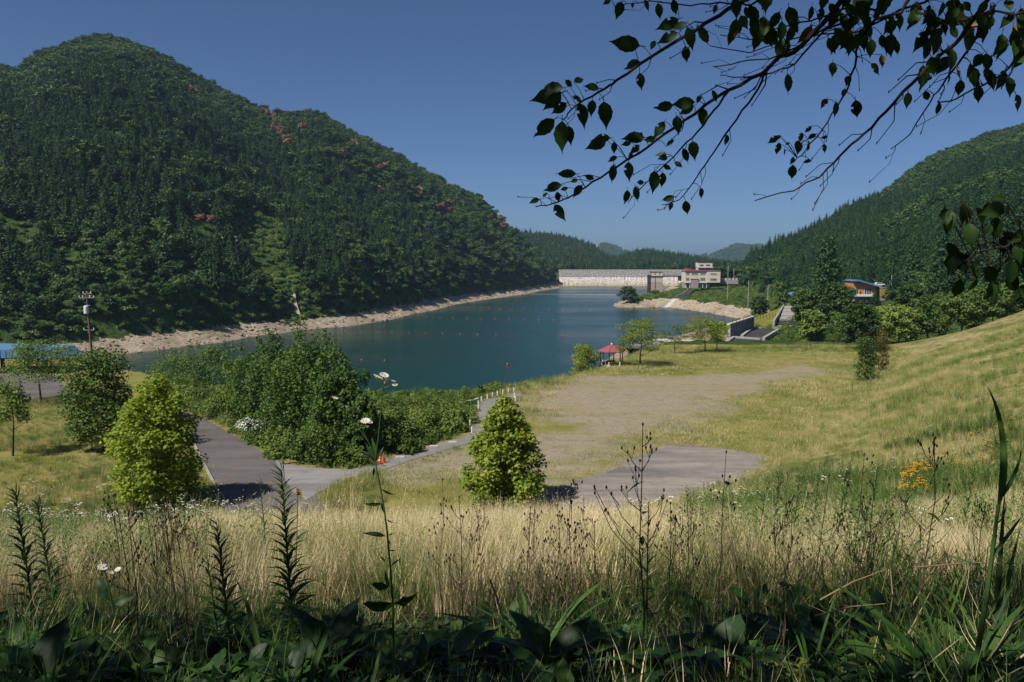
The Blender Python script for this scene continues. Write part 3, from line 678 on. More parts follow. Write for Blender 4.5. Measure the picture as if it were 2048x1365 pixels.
# ---------------------------------------------------------------- the dam
t = NT('dam_stone'); n = t.noise(.55, 5, rough=.75); v_ = t.n('ShaderNodeTexVoronoi'); v_.inputs['Scale'].default_value = .55; t.l(t.pos(), v_.inputs['Vector'])
sx = t.n('ShaderNodeSeparateXYZ'); t.l(t.pos(), sx.inputs[0])
up = t.ramp(t.math('ADD', t.math('MULTIPLY', sx.outputs[2], .1), t.math('MULTIPLY', n, .05)), [(.0, 0), (.06, .35), (.5, .45), (.98, .5), (1.0, 1)])
zz = t.math('ADD', sx.outputs[2], t.math('MULTIPLY', n, .8))
lo = t.ramp(t.math('MULTIPLY', zz, .1), [(.05, (.40, .31, .21)), (.45, (.55, .48, .40)), (.95, (.60, .57, .53))])
hi = t.ramp(n, [(.35, (.13, .12, .115)), (.6, (.34, .325, .315))])
c = t.mix(t.math('GREATER_THAN', zz, 10.2), lo, hi)
c = t.mix(t.ramp(v_.outputs['Distance'], [(.35, 0), (.75, .55)]), c, (.14, .12, .11))
M['dam'] = t.fin(t.pbr(c, .95, .1, t.bump(t.math('ADD', v_.outputs['Distance'], n), .9, .8)))
dam = empty('dam', (0, 0, 0), 0, 'long pale rockfill dam with a row of posts on its crest', 'dam')
DX0, DX1, DY = XU(1118, 905), XU(1395, 905), 905.0
m = MB(); nx = 90; prof = [(-14, -3), (-8.5, 0.0), (0, 8.5), (8.5, 17.6), (9.2, 17.9), (17, 17.9), (17.5, 6), (19, -2)]
V = []
for i in range(nx+1):
    x = DX0 + (DX1-DX0)*i/nx
    for j, (py, pz) in enumerate(prof):
        k = .5 if 0 < j < 3 else 0; V.append((x, DY+py+random.uniform(-k, k), pz+random.uniform(-k, k)*.4))
npf = len(prof); Fd = [(i*npf+j, (i+1)*npf+j, (i+1)*npf+j+1, i*npf+j+1) for i in range(nx) for j in range(npf-1)]
m.add(V, Fd); m.obj('embankment', M['dam'], dam)
mesh_par = MB().box(0, (DX1-DX0), 0, .5, 0, .55).mesh('parapet', M['palecon']); link('parapet', mesh_par, dam, (DX0, DY+9.0, 17.85))
pm = MB().box(-.45, .45, -.2, .2, 0, 1.0).mesh('parapet_post', M['palecon'])
for i in range(66): link('parapet_post', pm, dam, (DX0+1+(DX1-DX0-2)*i/65, DY+8.7, 17.85))
lm = MB().tube([(0, 0, 0), (0, 0, 5.2)], [.14, .09], 6).tube([(0, 0, 5.15), (.3, 0, 5.5), (1.2, 0, 5.55)], .07, 5).box(.8, 1.5, -.15, .15, 5.45, 5.62).mesh('street_lamp', M['steel'])
lamps = [1130, 1172, 1215, 1257, 1301, 1353]
for i, u in enumerate(lamps):
    o = link('street_lamp', lm, None, (XU(u, 917), 917, 17.9)); o.scale = (1, 1, 1.05)
    tag(o, ['slim grey lamp post at the left end of the dam crest', 'second lamp post from the left along the dam crest', 'third lamp post from the left, mid dam crest', 'fourth lamp post from the left along the dam crest', 'lamp post on the dam crest right above the intake tower', 'lamp post on the dam crest between the intake tower and the white building'][i], 'lamp post', 'lamp posts along the dam crest')
# intake tower and bridge, local metres from photo pixels at 560 m
YT = 560.; kx = YT/FPX
def X_(u): return (u-U0)*kx
def Z_(v): return EYE-(v-519.9)*kx
tower = empty('intake_tower', (X_(1313), YT, 0), 0, 'square concrete intake tower standing in the water with a small gatehouse', 'tower')
def tb(name, u0, u1, v0, v1, y0, y1, mat, par=tower, ox=X_(1313)):
    return MB().box(X_(u0)-ox, X_(u1)-ox, y0, y1, Z_(v1), Z_(v0)).obj(name, mat, par)
tb('shaft', 1302, 1325.5, 565, 610, 0, 8, M['tan']); tb('upper_shaft', 1301.8, 1325.7, 553.5, 564.9, -.06, 8.1, M['palecon'])
tb('gatehouse', 1302.5, 1324.5, 544, 552, .1, 7.6, M['cream']); tb('gatehouse_roof', 1301, 1326, 542.6, 543.9, -.3, 8.3, M['steel'])
tb('deck', 1300.5, 1327, 552.1, 553.4, -.5, 8.6, M['navy'])
tb('gate_slot', 1309.5, 1310.6, 553.6, 578, -.16, -.03, M['navy'])
for u in (1309.2, 1318.5): tb('window', u-1.4, u+1.4, 547, 549, .02, .12, M['glass'])
tb('shaded_side_face', 1297.2, 1301.4, 550, 610, 1, 7, M['navy']); tb('side_mast', 1300, 1301.4, 542, 552, .5, 1, M['rust'])  # left side of the tower, its shade put into the dark colour
bridge = empty('footbridge', (X_(1345), YT+3, 0), 0, 'grey steel footbridge joining the intake tower to the white control building', 'bridge')
ox = X_(1345)
tb('deck', 1325.8, 1370, 551.6, 553.4, 0, 2.4, M['navy'], bridge, ox); tb('top_rail', 1325.8, 1370, 546.4, 546.9, 0, .12, M['steel'], bridge, ox); tb('mid_rail', 1325.8, 1370, 549, 549.4, 0, .1, M['steel'], bridge, ox)
for i in range(23): tb('rail_post', 1326.2+i*1.95, 1326.6+i*1.95, 546.9, 551.6, .02, .1, M['steel'], bridge, ox)
tb('abutment', 1358, 1370, 553.5, 562, .3, 2.2, M['navy'], bridge, ox)
# control building
YB = 540.; kx = YB/FPX; ox = X_(1405)
bld = empty('control_building', (ox, YB, 0), 0, 'two storey cream control building with red roof edge and lilac shutter door', 'building')
def bb(name, u0, u1, v0, v1, y0, y1, mat, par=None): return MB().box(X_(u0)-ox, X_(u1)-ox, y0, y1, Z_(v1), Z_(v0)).obj(name, mat, par or bld)
bb('wall', 1369.3, 1412, 543.4, 565.5, 0, 12, M['cream']); bb('right_wing', 1412.1, 1438.6, 542.2, 565.2, -.7, 11, M['cream'])
bb('undercroft_wall', 1370, 1420, 565.6, 576, 2.0, 11, M['concrete']); bb('undercroft_wall', 1420, 1438, 565.6, 574, 2.2, 10, M['navy'])
for u in (1370.3, 1378.8, 1396.5, 1405, 1412.6): bb('column', u-.5, u+.5, 565.8, 576, .05, .7, M['cream'])
bb('slab', 1367.5, 1413, 564.9, 565.9, -.5, -.02, M['palecon'])
bb('shutter_door', 1380.2, 1395.4, 558.8, 576, -.6, -.1, M['lilac']); bb('door_lintel', 1379.6, 1396, 557.9, 558.7, -.8, -.1, M['navy'])
m = MB(); m.prism([(X_(1368.4)-ox, Z_(543.2)), (X_(1413)-ox, Z_(543.2)), (X_(1411.8)-ox, Z_(541)), (X_(1393)-ox, Z_(540.3)), (X_(1378)-ox, Z_(538)), (X_(1370)-ox, Z_(540.6))], -.6, 12.5).obj('roof', M['red'], bld)
bb('roof_edge', 1411, 1439.6, 541.1, 542.1, -1.0, 11.3, M['red']); bb('corner_trim', 1438.7, 1439.5, 542.2, 565.2, -.9, 11.2, M['red'])
wins = [(1371.3, 1377.2, 546.1, 549.2, 3), (1382, 1394.2, 546.1, 549.2, 6), (1399.8, 1409.8, 546.1, 549.2, 5), (1371.3, 1377.2, 556, 560.6, 3), (1399.6, 1409.4, 556, 560.8, 5)]
def window(par, u0, u1, v0, v1, nm, y, fr=M['frame']):
    w = MB().box(X_(u0)-ox, X_(u1)-ox, y-.05, y-.01, Z_(v1), Z_(v0)).obj('window', M['glass'], par)
    for i in range(nm+1):
        u = u0+(u1-u0)*i/nm; MB().box(X_(u)-ox-.09, X_(u)-ox+.09, y-.12, y-.06, Z_(v1), Z_(v0)).obj('frame', fr, w)
    MB().box(X_(u0)-ox-.12, X_(u1)-ox+.12, y-.16, y-.02, Z_(v1)-.2, Z_(v1)-.02).obj('sill', fr, w)
for w in wins: window(bld, *w, 0)
for w in [(1419, 1431.6, 547, 549, 5), (1419, 1431.6, 557, 560.7, 5)]: window(bld, *w, -.7)
YB = 590.; kx = YB/FPX; ox = X_(1409)
b2 = empty('upper_building', (ox, YB, 0), 0, 'smaller cream block with blue glazed lower storey rising behind the control building', 'building')
bb('wall', 1394.4, 1423, 525.2, 534.8, 0, 8, M['cream'], b2); bb('roof', 1394, 1423.4, 524.2, 525.1, -.3, 8.3, M['navy'], b2)
bb('lower_wall', 1395, 1422, 534.9, 550, .3, 7.6, M['cream'], b2); bb('balcony', 1393.5, 1426, 534.9, 535.9, -.9, .2, M['palecon'], b2)
for a, b in ((1398, 1405), (1410.5, 1418)): window(b2, a, b, 529.6, 531.6, 3, 0, M['rust'])
for a, b in ((1399.5, 1405.5), (1410.5, 1418)):
    w = MB().box(X_(a)-ox, X_(b)-ox, .2, .28, Z_(540), Z_(536.2)).obj('window', M['blue'], b2)
bb('side_stair', 1422.2, 1426, 533, 543, 1, 4, M['white'], b2)
# poles and guard wall to the right of the control building
pole_m = MB().tube([(0, 0, 0), (0, 0, 11)], [.22, .14], 7).box(-1.1, 1.1, -.06, .06, 9.9, 10.05).box(-.8, .8, -.06, .06, 9.2, 9.32).mesh('utility_pole', M['concrete'])
PP = [(1455.5, 566, 530, 470, 'tallest pale utility pole right of the control building'), (1467.5, 553, 536, 560, 'pale utility pole behind the guard wall, nearer the wooded hill'), (1497, 579, 560, 420, 'short pale pole on the green bank below the guard wall'), (1536, 584, 569, 400, 'white marker pole standing on the scrubby right bank'), (1525, 556, 532, 560, 'thin pale pole against the dark trees of the right bank')]
for (u, vb, vt, y, lab) in PP:
    b = at_y(u, vb, y); h_ = (vb-vt)/FPX*y; g = hz(b[0], b[1]); o = link('utility_pole', pole_m, None, (b[0], b[1], g)); o.scale = (1, 1, max(.3, (EYE-(vt-519.9)/FPX*y-g)/11)); tag(o, lab, 'utility pole', 'utility poles on the far right bank')
gw = empty('guard_wall', (XU(1470, 545), 545, 0), 0, 'low pale guard wall with white blocks on the road right of the control building', 'wall')
zr = EYE-(559-519.9)/FPX*545
MB().box(-10, 12, 0, .5, zr-3.2, zr).obj('wall', M['concrete'], gw)
for i in range(9): MB().box(-9.8+i*2.5, -8.6+i*2.5, -.03, .53, zr+.01, zr+.7).obj('guard_block', M['white'], gw)
ant = MB().tube([(0, 0, 0), (0, 0, 26)], [.45, .2], 5); b = at_y(1339.5, 505, 1480)
for k in range(3): ant.box(-1.6, 1.6, -.1, .1, 14+k*5, 14.4+k*5)
tag(ant.obj('radio_mast', M['steel'], None, (b[0], b[1], b[2]-14)), 'thin radio mast rising above the hazy hill behind the dam', 'mast')
# ramp on the spit
rp = [at_z(1331, 615.2, .2)+(.25,)]
e = (XU(1383, 533), 533.); ws_ = np.linspace(0, 1, 14); RM = []
for t_ in ws_:
    x = rp[0][0]*(1-t_)+e[0]*t_; y = rp[0][1]*(1-t_)+e[1]*t_; RM.append((x, y, max(hz(x, y)+.35, .3+9.6*t_**1.2)))
def strip(name, pts, w, mat, par=None, dirv=None):
    V = []; 
    for (x, y, z) in pts: V += [(x-w/2, y, z), (x+w/2, y, z), (x+w/2, y, z-1.2), (x-w/2, y, z-1.2)]
    F = [];
    for i in range(len(pts)-1):
        for j in range(4): F.append((i*4+j, i*4+(j+1) % 4, (i+1)*4+(j+1) % 4, (i+1)*4+j))
    return MB().add(V, F+[(0, 1, 2, 3), tuple(len(V)-4+q for q in range(4))]).obj(name, mat, par)
ramp = empty('boat_ramp', RM[0], 0, 'straight concrete ramp running from the control building down to the water', 'ramp')
RL_ = [(p[0]-RM[0][0], p[1]-RM[0][1], p[2]-RM[0][2]) for p in RM]
strip('lower_slab', RL_[:6], 4.6, M['palecon'], ramp); strip('upper_slab', RL_[5:], 4.2, M['navy'], ramp)
strip('kerb', [(p[0]-2.5, p[1], p[2]+.35) for p in RL_], .4, M['concrete'], ramp)

# ---------------------------------------------------------------- slipway, retaining wall and slabs behind the field
def poly_slab(name, pts3, th, mat, par=None, label=None, kind='structure'):
    n = len(pts3); V = list(pts3)+[(x, y, z-th) for x, y, z in pts3]
    o = MB().add(V, [tuple(range(n)), tuple(reversed(range(n, 2*n)))]+[(i, (i+1) % n, (i+1) % n+n, i+n) for i in range(n)]).obj(name, mat, par)
    if label: tag(o, label, None, None, kind)
    return o
zs = lambda x, y: max(.15, (275-y)*.108)
ctr = [(SLIP[0], M['gravelroad']), ]
a0, a1, a2, a3, a4 = SLIP; mid_f = ((a1[0]*.8+a0[0]*.2), (a1[1]*.8+a0[1]*.2)); mid_n = ((a4[0]*.45+a3[0]*.55), (a4[1]*.45+a3[1]*.55))
poly_slab('slipway', [(p[0], p[1], zs(*p)) for p in (a0, mid_f, mid_n, a4)], .6, M['gravelroad'], None, 'grey concrete slipway behind the red roofed shelter')
poly_slab('slipway', [(p[0], p[1], zs(*p)+.1) for p in (mid_f, a1, a2, a3, mid_n)], .6, M['palecon'], None, 'pale bare concrete slipway behind the lakeside trees')
def e3(q): return at_y(*q)
rw = empty('retaining_wall', at_y(1485, 664, 185)[:2]+(11,), 0, 'grey ribbed concrete retaining wall at the head of the slipway', 'wall')
o_ = rw.location
def wallseg(name, pA, pB, zb, zt, th, mat, par, org):
    A = Vector(pA[:2]); B = Vector(pB[:2]); n = Vector((-(B-A).y, (B-A).x)).normalized()*th
    P = [A, B, B+n, A+n]; V = [(p.x-org[0], p.y-org[1], z-org[2]) for z in (zb, zt) for p in P]
    return MB().add(V, [(3, 2, 1, 0), (4, 5, 6, 7)]+[(i, (i+1) % 4, (i+1) % 4+4, i+4) for i in range(4)]).obj(name, mat, par)
A_ = at_y(1461, 651, 186); B_ = at_y(1508, 655, 212)
wallseg('wall_panel', A_, B_, 5, A_[2], .6, M['concrete'], rw, o_); wallseg('coping', at_y(1460, 650, 185.8), at_y(1509, 654, 212), A_[2]+.01, A_[2]+.35, .8, M['palecon'], rw, o_)
C_ = at_y(1557, 659, 212); wallseg('wall_panel', B_, C_, 9, B_[2]+.1, .5, M['concrete'], rw, o_)
for i in range(16):
    t_ = (i+.5)/16; p = Vector(A_).lerp(Vector(B_), t_); MB().box(-.07, .07, -.07, -.02, 5-o_.z, A_[2]-.02-o_.z).obj('rib', M['navy'], rw, (p.x-o_.x, p.y-o_.y, 0))
for i in range(14):
    t_ = (i+.5)/14; p = Vector(A_).lerp(Vector(C_), t_*.95); MB().tube([(0, 0, 0), (0, 0, 1.0)], .06, 5).obj('railing_post', M['dark'], rw, (p.x-o_.x, p.y-o_.y-.2, A_[2]+.3-o_.z))
poly_slab('paved_slope', [e3(q) for q in [(1508, 657, 215), (1557, 661, 200), (1527, 679, 175), (1485, 674, 185)]][::-1], .8, M['navy'], None, 'dark weathered paved slope right of the retaining wall')
poly_slab('paved_slope', [e3(q) for q in [(1467, 676.3, 184), (1522, 680.3, 174), (1499, 688, 165), (1452, 688, 165)]][::-1], .8, M['navy'], None, 'lower dark paved slope below the retaining wall')
for pa, pb in (((1484, 673, 185), (1507, 656, 215)), ((1467, 675.6, 184), (1522, 679.6, 174.4)), ((1527, 678.5, 175), (1557, 660.5, 200)), ((1452, 687, 165), (1467, 676, 184))):
    a_ = e3(pa); b_ = e3(pb); m = MB(); d_ = Vector(b_)-Vector(a_); nn = Vector((-d_.y, d_.x, 0)).normalized()*.35
    V = [Vector(a_)-nn, Vector(b_)-nn, Vector(b_)+nn, Vector(a_)+nn]; V = [tuple(q+Vector((0, 0, .35)))for q in V]+[tuple(q-Vector((0, 0, .6))) for q in V]
    m.add(V, [(0, 1, 2, 3), (7, 6, 5, 4)]+[(i, (i+1) % 4, (i+1) % 4+4, i+4) for i in range(4)]); tag(m.obj('slope_kerb', M['concrete']), 'pale concrete kerb edging the dark paved slopes', None, None, 'structure')
s3 = [e3(q) for q in [(1570, 614, 300), (1600, 615, 298), (1616, 623, 280), (1596, 638, 250), (1578, 654, 222), (1551, 655, 220)]][::-1]
# stepped slope: individual rows
st = empty('stepped_slope', s3[0], 0, 'broad grey stepped concrete slope between the yellow bank and the dark trees', 'steps')
for k in range(11):
    f0, f1 = k/11, (k+1)/11
    def lerp3(a, b, t): return tuple(a[i]*(1-t)+b[i]*t for i in range(3))
    La, Lb = e3((1551, 655, 220)), e3((1570, 614, 300)); Ra, Rb = e3((1584, 655, 220)), e3((1612, 615, 298))
    q = [lerp3(La, Lb, f0), lerp3(Ra, Rb, f0), lerp3(Ra, Rb, f1-.012), lerp3(La, Lb, f1-.012)]; zz_ = (q[0][2]+q[3][2])/2+.15*(k % 2)
    poly_slab('step', [(p[0]-s3[0][0], p[1]-s3[0][1], zz_-s3[0][2]+.05*k) for p in q], 1.5, M['navy'] if k in (1, 2) else M['concrete'], st)
wallseg('side_wall', e3((1549, 655, 220)), e3((1568.5, 614, 300)), 8, 12.9, .5, M['concrete'], st, s3[0])
yg = NT('yellow_grass_bank'); n = yg.noise(.6, 5, rough=.7); M['ygrass'] = yg.fin(yg.pbr(yg.ramp(n, [(.35, (.10, .12, .02)), (.6, (.21, .19, .04))]), .95, .1, yg.bump(n, .8, .4)))
poly_slab('grass_bank', [e3(q) for q in [(1471, 647, 240), (1522, 631, 268), (1567, 613.5, 302), (1549, 655, 222), (1508, 652, 226)]][::-1], 1.2, M['ygrass'], None, 'yellowish mown grass bank above the retaining wall')

# ---------------------------------------------------------------- blue roofed building on the right bank
YB = 300.; kx = YB/FPX; ox = X_(1730)
b3 = empty('lakeside_house', (ox, YB, 0), 0, 'orange boarded house with sloping blue roof among the dark trees', 'building')
bb('wall', 1705, 1752, 571, 588.8, 0, 8, M['orange'], b3)
m = MB().prism([(X_(1705)-ox, Z_(571)), (X_(1752)-ox, Z_(571)), (X_(1752)-ox, Z_(573.5)), (X_(1752)-ox, Z_(574)), (X_(1714)-ox, Z_(564.5)), (X_(1705)-ox, Z_(563))][:2]+[(X_(1752)-ox, Z_(570.9)), (X_(1705)-ox, Z_(564))], 0.01, 8, 0).obj('gable', M['orange'], b3)
MB().prism([(X_(1702.5)-ox, Z_(562.5)), (X_(1713)-ox, Z_(562.5)), (X_(1761)-ox, Z_(576)), (X_(1761)-ox, Z_(574.2)), (X_(1714)-ox, Z_(560)), (X_(1702.5)-ox, Z_(561))], -1.6, 9).obj('roof', M['blue'], b3)
seam = MB()
for i in range(12):
    y_ = -1.4+i*.9; MB().tube([(X_(1714)-ox, y_, Z_(559.8)), (X_(1761)-ox, y_, Z_(574))], .05, 4).obj('roof_seam', M['blue'], b3)
bb('balcony', 1702, 1749, 588.9, 592.8, -1.3, .0, M['white'], b3); bb('lower_wall', 1712, 1746, 592.9, 606, .4, 7, M['lilac'], b3)
for u in (1718.5, 1722.5, 1731.5): bb('lower_column', u-.4, u+.4, 592.9, 606, -.8, -.3, M['rust'], b3)
window(b3, 1705.6, 1716, 578.5, 588.6, 3, 0); window(b3, 1728, 1741.5, 577.3, 588.6, 3, 0)
bb('door', 1719, 1721.5, 583, 588.8, -.06, -.01, M['dark'], b3); bb('wall_lamp', 1704, 1707, 575.5, 577, -.8, -.4, M['frame'], b3)
ob = empty('ochre_wall', (X_(1775), YB-2, 0), 0, 'ochre panelled wall with pink base beside the blue roofed house', 'wall'); ox = X_(1775)
for i in range(9): bb('panel', 1754.5+i*4.2, 1758.5+i*4.2, 575.5+(.0), 594, 0, .3, M['ochre'], ob)
bb('base', 1754, 1793, 594.1, 603, -.2, .4, M['lilac'], ob); bb('coping', 1754, 1793, 574, 575.4, -.1, .5, M['concrete'], ob)
for (u, vt, vb, lab) in ((1771, 551, 602, 'taller white flagpole in front of the ochre wall'), (1768, 563, 600, 'shorter white flagpole just left of the tall one')):
    z0 = Z_(vb); tag(MB().tube([(0, 0, 0), (0, 0, Z_(vt)-z0)], [.11, .07], 7).lathe([(.02, 0), (.14, .1), (.02, .22)], 8, 0, (0, 0, Z_(vt)-z0)).lathe([(.3, -.6), (.3, .1)], 8).obj('flagpole', M['white'], None, (X_(u), YB-4, z0)), lab, 'flagpole')
# parked white car seen above the ochre wall
car = empty('parked_car', (X_(1773.5), YB+6, Z_(574)+.1), 0, 'small white car parked above the ochre wall beside the house', 'car')
MB().prism([(-1.9, .3), (1.9, .3), (1.95, .8), (1.2, .95), (.7, 1.42), (-1.2, 1.45), (-1.8, .95)], 0, 1.6).obj('body', M['white'], car)
MB().prism([(.62, 1.36), (1.08, .98), (-1.55, .98), (-1.12, 1.38)], -.02, 1.62).obj('window', M['glass'], car)
for x in (-1.15, 1.15):
    for y in (.1, 1.5): MB().tube([(x, y-.12, .3), (x, y+.12, .3)], .31, 12).obj('wheel', M['black'], car)
# small roofs deeper in the right bank
for (u, v, w, y, mat, nm, lab) in ((1553, 545.5, 14, 480, 'rust', 'hut', 'small brown roofed hut half hidden at the foot of the right-hand wood'), (1590, 588, 17, 330, 'blue', 'hut', 'small pale blue roofed hut beside the tall dark cedar')):
    kx = y/FPX; p = at_y(u, v, y); w_ = w*kx; e = empty(nm, (p[0], p[1], 0), 0, lab, 'hut'); zt = p[2]; zb = zt-3.2
    MB().box(-w_*.42, w_*.42, 0, 4, zb, zt-.6).obj('wall', M['cream'], e)
    MB().prism([(-w_*.55, zt-.6), (w_*.55, zt-.6), (w_*.12, zt+w_*.13), (-w_*.12, zt+w_*.13)], -.6, 4.6).obj('roof', M['steel'] if mat == 'rust' else M['blue'], e)
# left mountain: road wall glimpses and hut
def far_wall(u0, u1, v, y, h, lab, mat=M['palecon']):
    a_ = at_y(u0, v, y); b_ = at_y(u1, v, y); e = empty('road_wall', (a_[0], y, a_[2]), 0, lab, 'wall')
    n = max(3, int((b_[0]-a_[0])/2.5)); w_ = (b_[0]-a_[0])/n
    for i in range(n): MB().box(i*w_+.05, (i+1)*w_-.05, 0, .4, -h-2.5, 0).obj('panel', mat, e)
    return e
def depth_at(u, v, lift=0):
    d = ray(u, v); ys = np.linspace(150, 905, 900); g = Hf(d[0]/d[1]*ys, ys)+lift; z = EYE+d[2]/d[1]*ys; k = np.where(g > z)[0]
    return float(ys[k[0]]) if len(k) else 600.
dw = depth_at(455, 474); far_wall(440, 474, 472.5, dw-6, 1.0, 'short pale road wall showing through trees on the left mountainside')
dw = depth_at(1000, 492); far_wall(955, 1022, 493.5, dw-4, .3, 'thin pale road edge crossing the far end of the left mountainside')
dw = depth_at(1048, 548, 2); e = empty('hut', at_y(1048, 551, dw-6), 0, 'tiny white hut among trees above the shore near the dam', 'hut')
MB().box(-2.2, 2.2, 0, 3, 0, 2.6).obj('wall', M['white'], e); MB().prism([(-2.6, 2.6), (2.6, 2.6), (0, 3.6)], -.4, 3.4).obj('roof', M['steel'], e)
dw = depth_at(1021, 490); e = empty('road_sign', at_y(1021, 493.5, dw-7), 0, 'small white panel at the end of the pale road edge', 'sign')
MB().box(-1, 1, 0, .1, .6, 2.4).obj('panel', M['white'], e); MB().tube([(0, .12, -3), (0, .12, 2.3)], .08, 5).obj('post', M['steel'], e)
pth = [(583, 575), (586, 590), (588, 605), (592, 622), (598, 636)]; P3 = []
for (u, v) in pth:
    y = depth_at(u, v); p = at_y(u, v, y); P3.append((p[0], p[1], hz(p[0], p[1])+.5))
tag(strip('gully_channel', P3, 2.0, M['tan']), 'pale stone gully running down the left slope to the shore', None, None, 'structure')
# ---------------------------------------------------------------- red roofed shelter
sx_, sy_ = at_z(1226, 735, 15); sh = empty('picnic_shelter', (sx_, sy_+1.8, 15.0), R(11), 'six sided picnic shelter with pinkish red roof at the field edge by the lake', 'shelter')
def hexp(r, ph=0): return [(r*math.cos(ph+PI/3*i), r*math.sin(ph+PI/3*i)) for i in range(6)]
rr, ze, zt = 2.12, 2.15, 3.0
for i in range(6):
    a, b = hexp(rr)[i], hexp(rr)[(i+1) % 6]; g = .012
    MB().add([(a[0], a[1], ze), (b[0], b[1], ze), (b[0]*.04, b[1]*.04, zt), (a[0]*.04, a[1]*.04, zt), (a[0], a[1], ze-.09), (b[0], b[1], ze-.09), (0.02*b[0], .02*b[1], zt-.12), (.02*a[0], .02*a[1], zt-.12)],
             [(0, 1, 2, 3), (4, 7, 6, 5), (0, 4, 5, 1)]).obj('roof_panel', M['red'], sh)
    MB().tube([(a[0], a[1], ze+.02), (a[0]*.03, a[1]*.03, zt+.02)], .04, 5).obj('hip_trim', M['red'], sh)
    p = hexp(1.62)[i]; MB().tube([(p[0], p[1], .62), (p[0], p[1], ze-.02)], .075, 8).obj('post', M['dark'], sh)
    MB().lathe([(.20, .0), (.20, .08), (.12, .16), (.11, .62)], 8, 0, (p[0], p[1], .07)).obj('post_base', M['palecon'], sh)
    q = hexp(1.55)[(i+1) % 6]; pb = hexp(1.55)[i]; MB().tube([(pb[0], pb[1], ze-.12), (q[0], q[1], ze-.12)], .06, 4).obj('beam', M['dark'], sh)
MB().lathe([(.12, 0), (.09, .1), (.13, .14), (.02, .26)], 8, 0, (0, 0, zt-.02)).obj('finial', M['white'], sh)
MB().slab(hexp(1.95), -.1, .07).obj('floor_slab', M['palecon'], sh)
MB().slab([(-.55, -.4), (.55, -.4), (.55, .4), (-.55, .4)], .62, .70).obj('table_top', M['dark'], sh); MB().lathe([(.16, .07), (.12, .62)], 8).obj('table_leg', M['palecon'], sh)
for i in (1, 2, 4, 5):
    a = PI/3*i+PI/6; MB().box(-.6, .6, -.17, .17, .42, .48, 0, Matrix.Translation((math.cos(a)*1.15, math.sin(a)*1.15, 0)) @ Matrix.Rotation(a+PI/2, 4, 'Z')).box(-.45, .45, -.1, .1, .07, .42, 0, Matrix.Translation((math.cos(a)*1.15, math.sin(a)*1.15, 0)) @ Matrix.Rotation(a+PI/2, 4, 'Z')).obj('bench', M['dark'], sh)
# blue roofed open shed at the far left
yb = 104.; kx = yb/FPX; xc = XU(30, yb); bs = empty('open_shed', (xc, yb, 15), 0, 'open shed with light blue metal roof at the left edge beside the car park', 'shed')
MB().prism([(XU(-70, yb)-xc, 2.35), (XU(124, yb)-xc, 1.95), (XU(124, yb)-xc, 2.05), (XU(105, yb)-xc, 3.15), (XU(-70, yb)-xc, 3.45)], -2.2, 4.5).obj('roof', M['blue'], bs)
for i in range(16):
    x = XU(-66+i*11.5, yb)-xc; MB().tube([(x, -2.23, 2.32-.02*i), (x, -2.23, 3.3-.02*i)], .035, 4).obj('roof_seam', M['blue'], bs)
for u in (-40, 14, 62, 99):
    for y_ in (-1.6, 3.6): MB().box(XU(u, yb)-xc-.13, XU(u, yb)-xc+.13, y_-.13, y_+.13, -.1, 2.1).obj('post', M['dark'], bs)
MB().box(XU(-60, yb)-xc, XU(110, yb)-xc, -1.75, -1.55, 1.98, 2.12).obj('beam', M['dark'], bs)
# utility pole with transformer
yb = 122.; g = hz(XU(176, yb), yb); zt_ = EYE-(582-519.9)/FPX*yb; Hh = zt_-g; k = yb/FPX
up_ = empty('utility_pole', (XU(179, yb), yb, g), 0, 'tall rusty brown utility pole with crossarms and grey transformer by the left shore', 'utility pole')
MB().tube([(0, 0, 0), (-.3, 0, Hh*.7)], [.19, .17], 9).tube([(-.3, 0, Hh*.68), (-.42, 0, Hh)], [.12, .11], 8).obj('pole', M['rust'], up_)
MB().lathe([(.1, 0), (.34, .06), (.34, 1.15), (.28, 1.25)], 12, 0, (-.42, -.35, Hh-3.55)).obj('transformer', M['white'], up_)
def arm(x0, x1, z, n): 
    a_ = MB().box(x0, x1, -.05, .05, z-.05, z+.05).obj('crossarm', M['steel'], up_)
    for i in range(n): MB().lathe([(.03, 0), (.09, .08), (.05, .16), (.09, .24), (.02, .3)], 7, 0, (x0+.08+(x1-x0-.16)*i/max(1, n-1), 0, z+.05)).obj('insulator', M['white'], up_)
arm(-1.65, .75, Hh-1.05, 5); arm(-1.0, .35, Hh-.4, 3); arm(-1.2, .5, Hh-6.1, 2); MB().box(-.75, .05, -.12, .1, Hh-2.3, Hh-2.2).obj('bracket', M['steel'], up_)
for z in (Hh-5.7, Hh-6.5, Hh-8.2): MB().lathe([(.2, 0), (.2, .1)], 9, 0, (-.33, 0, z)).obj('band', M['steel'], up_)
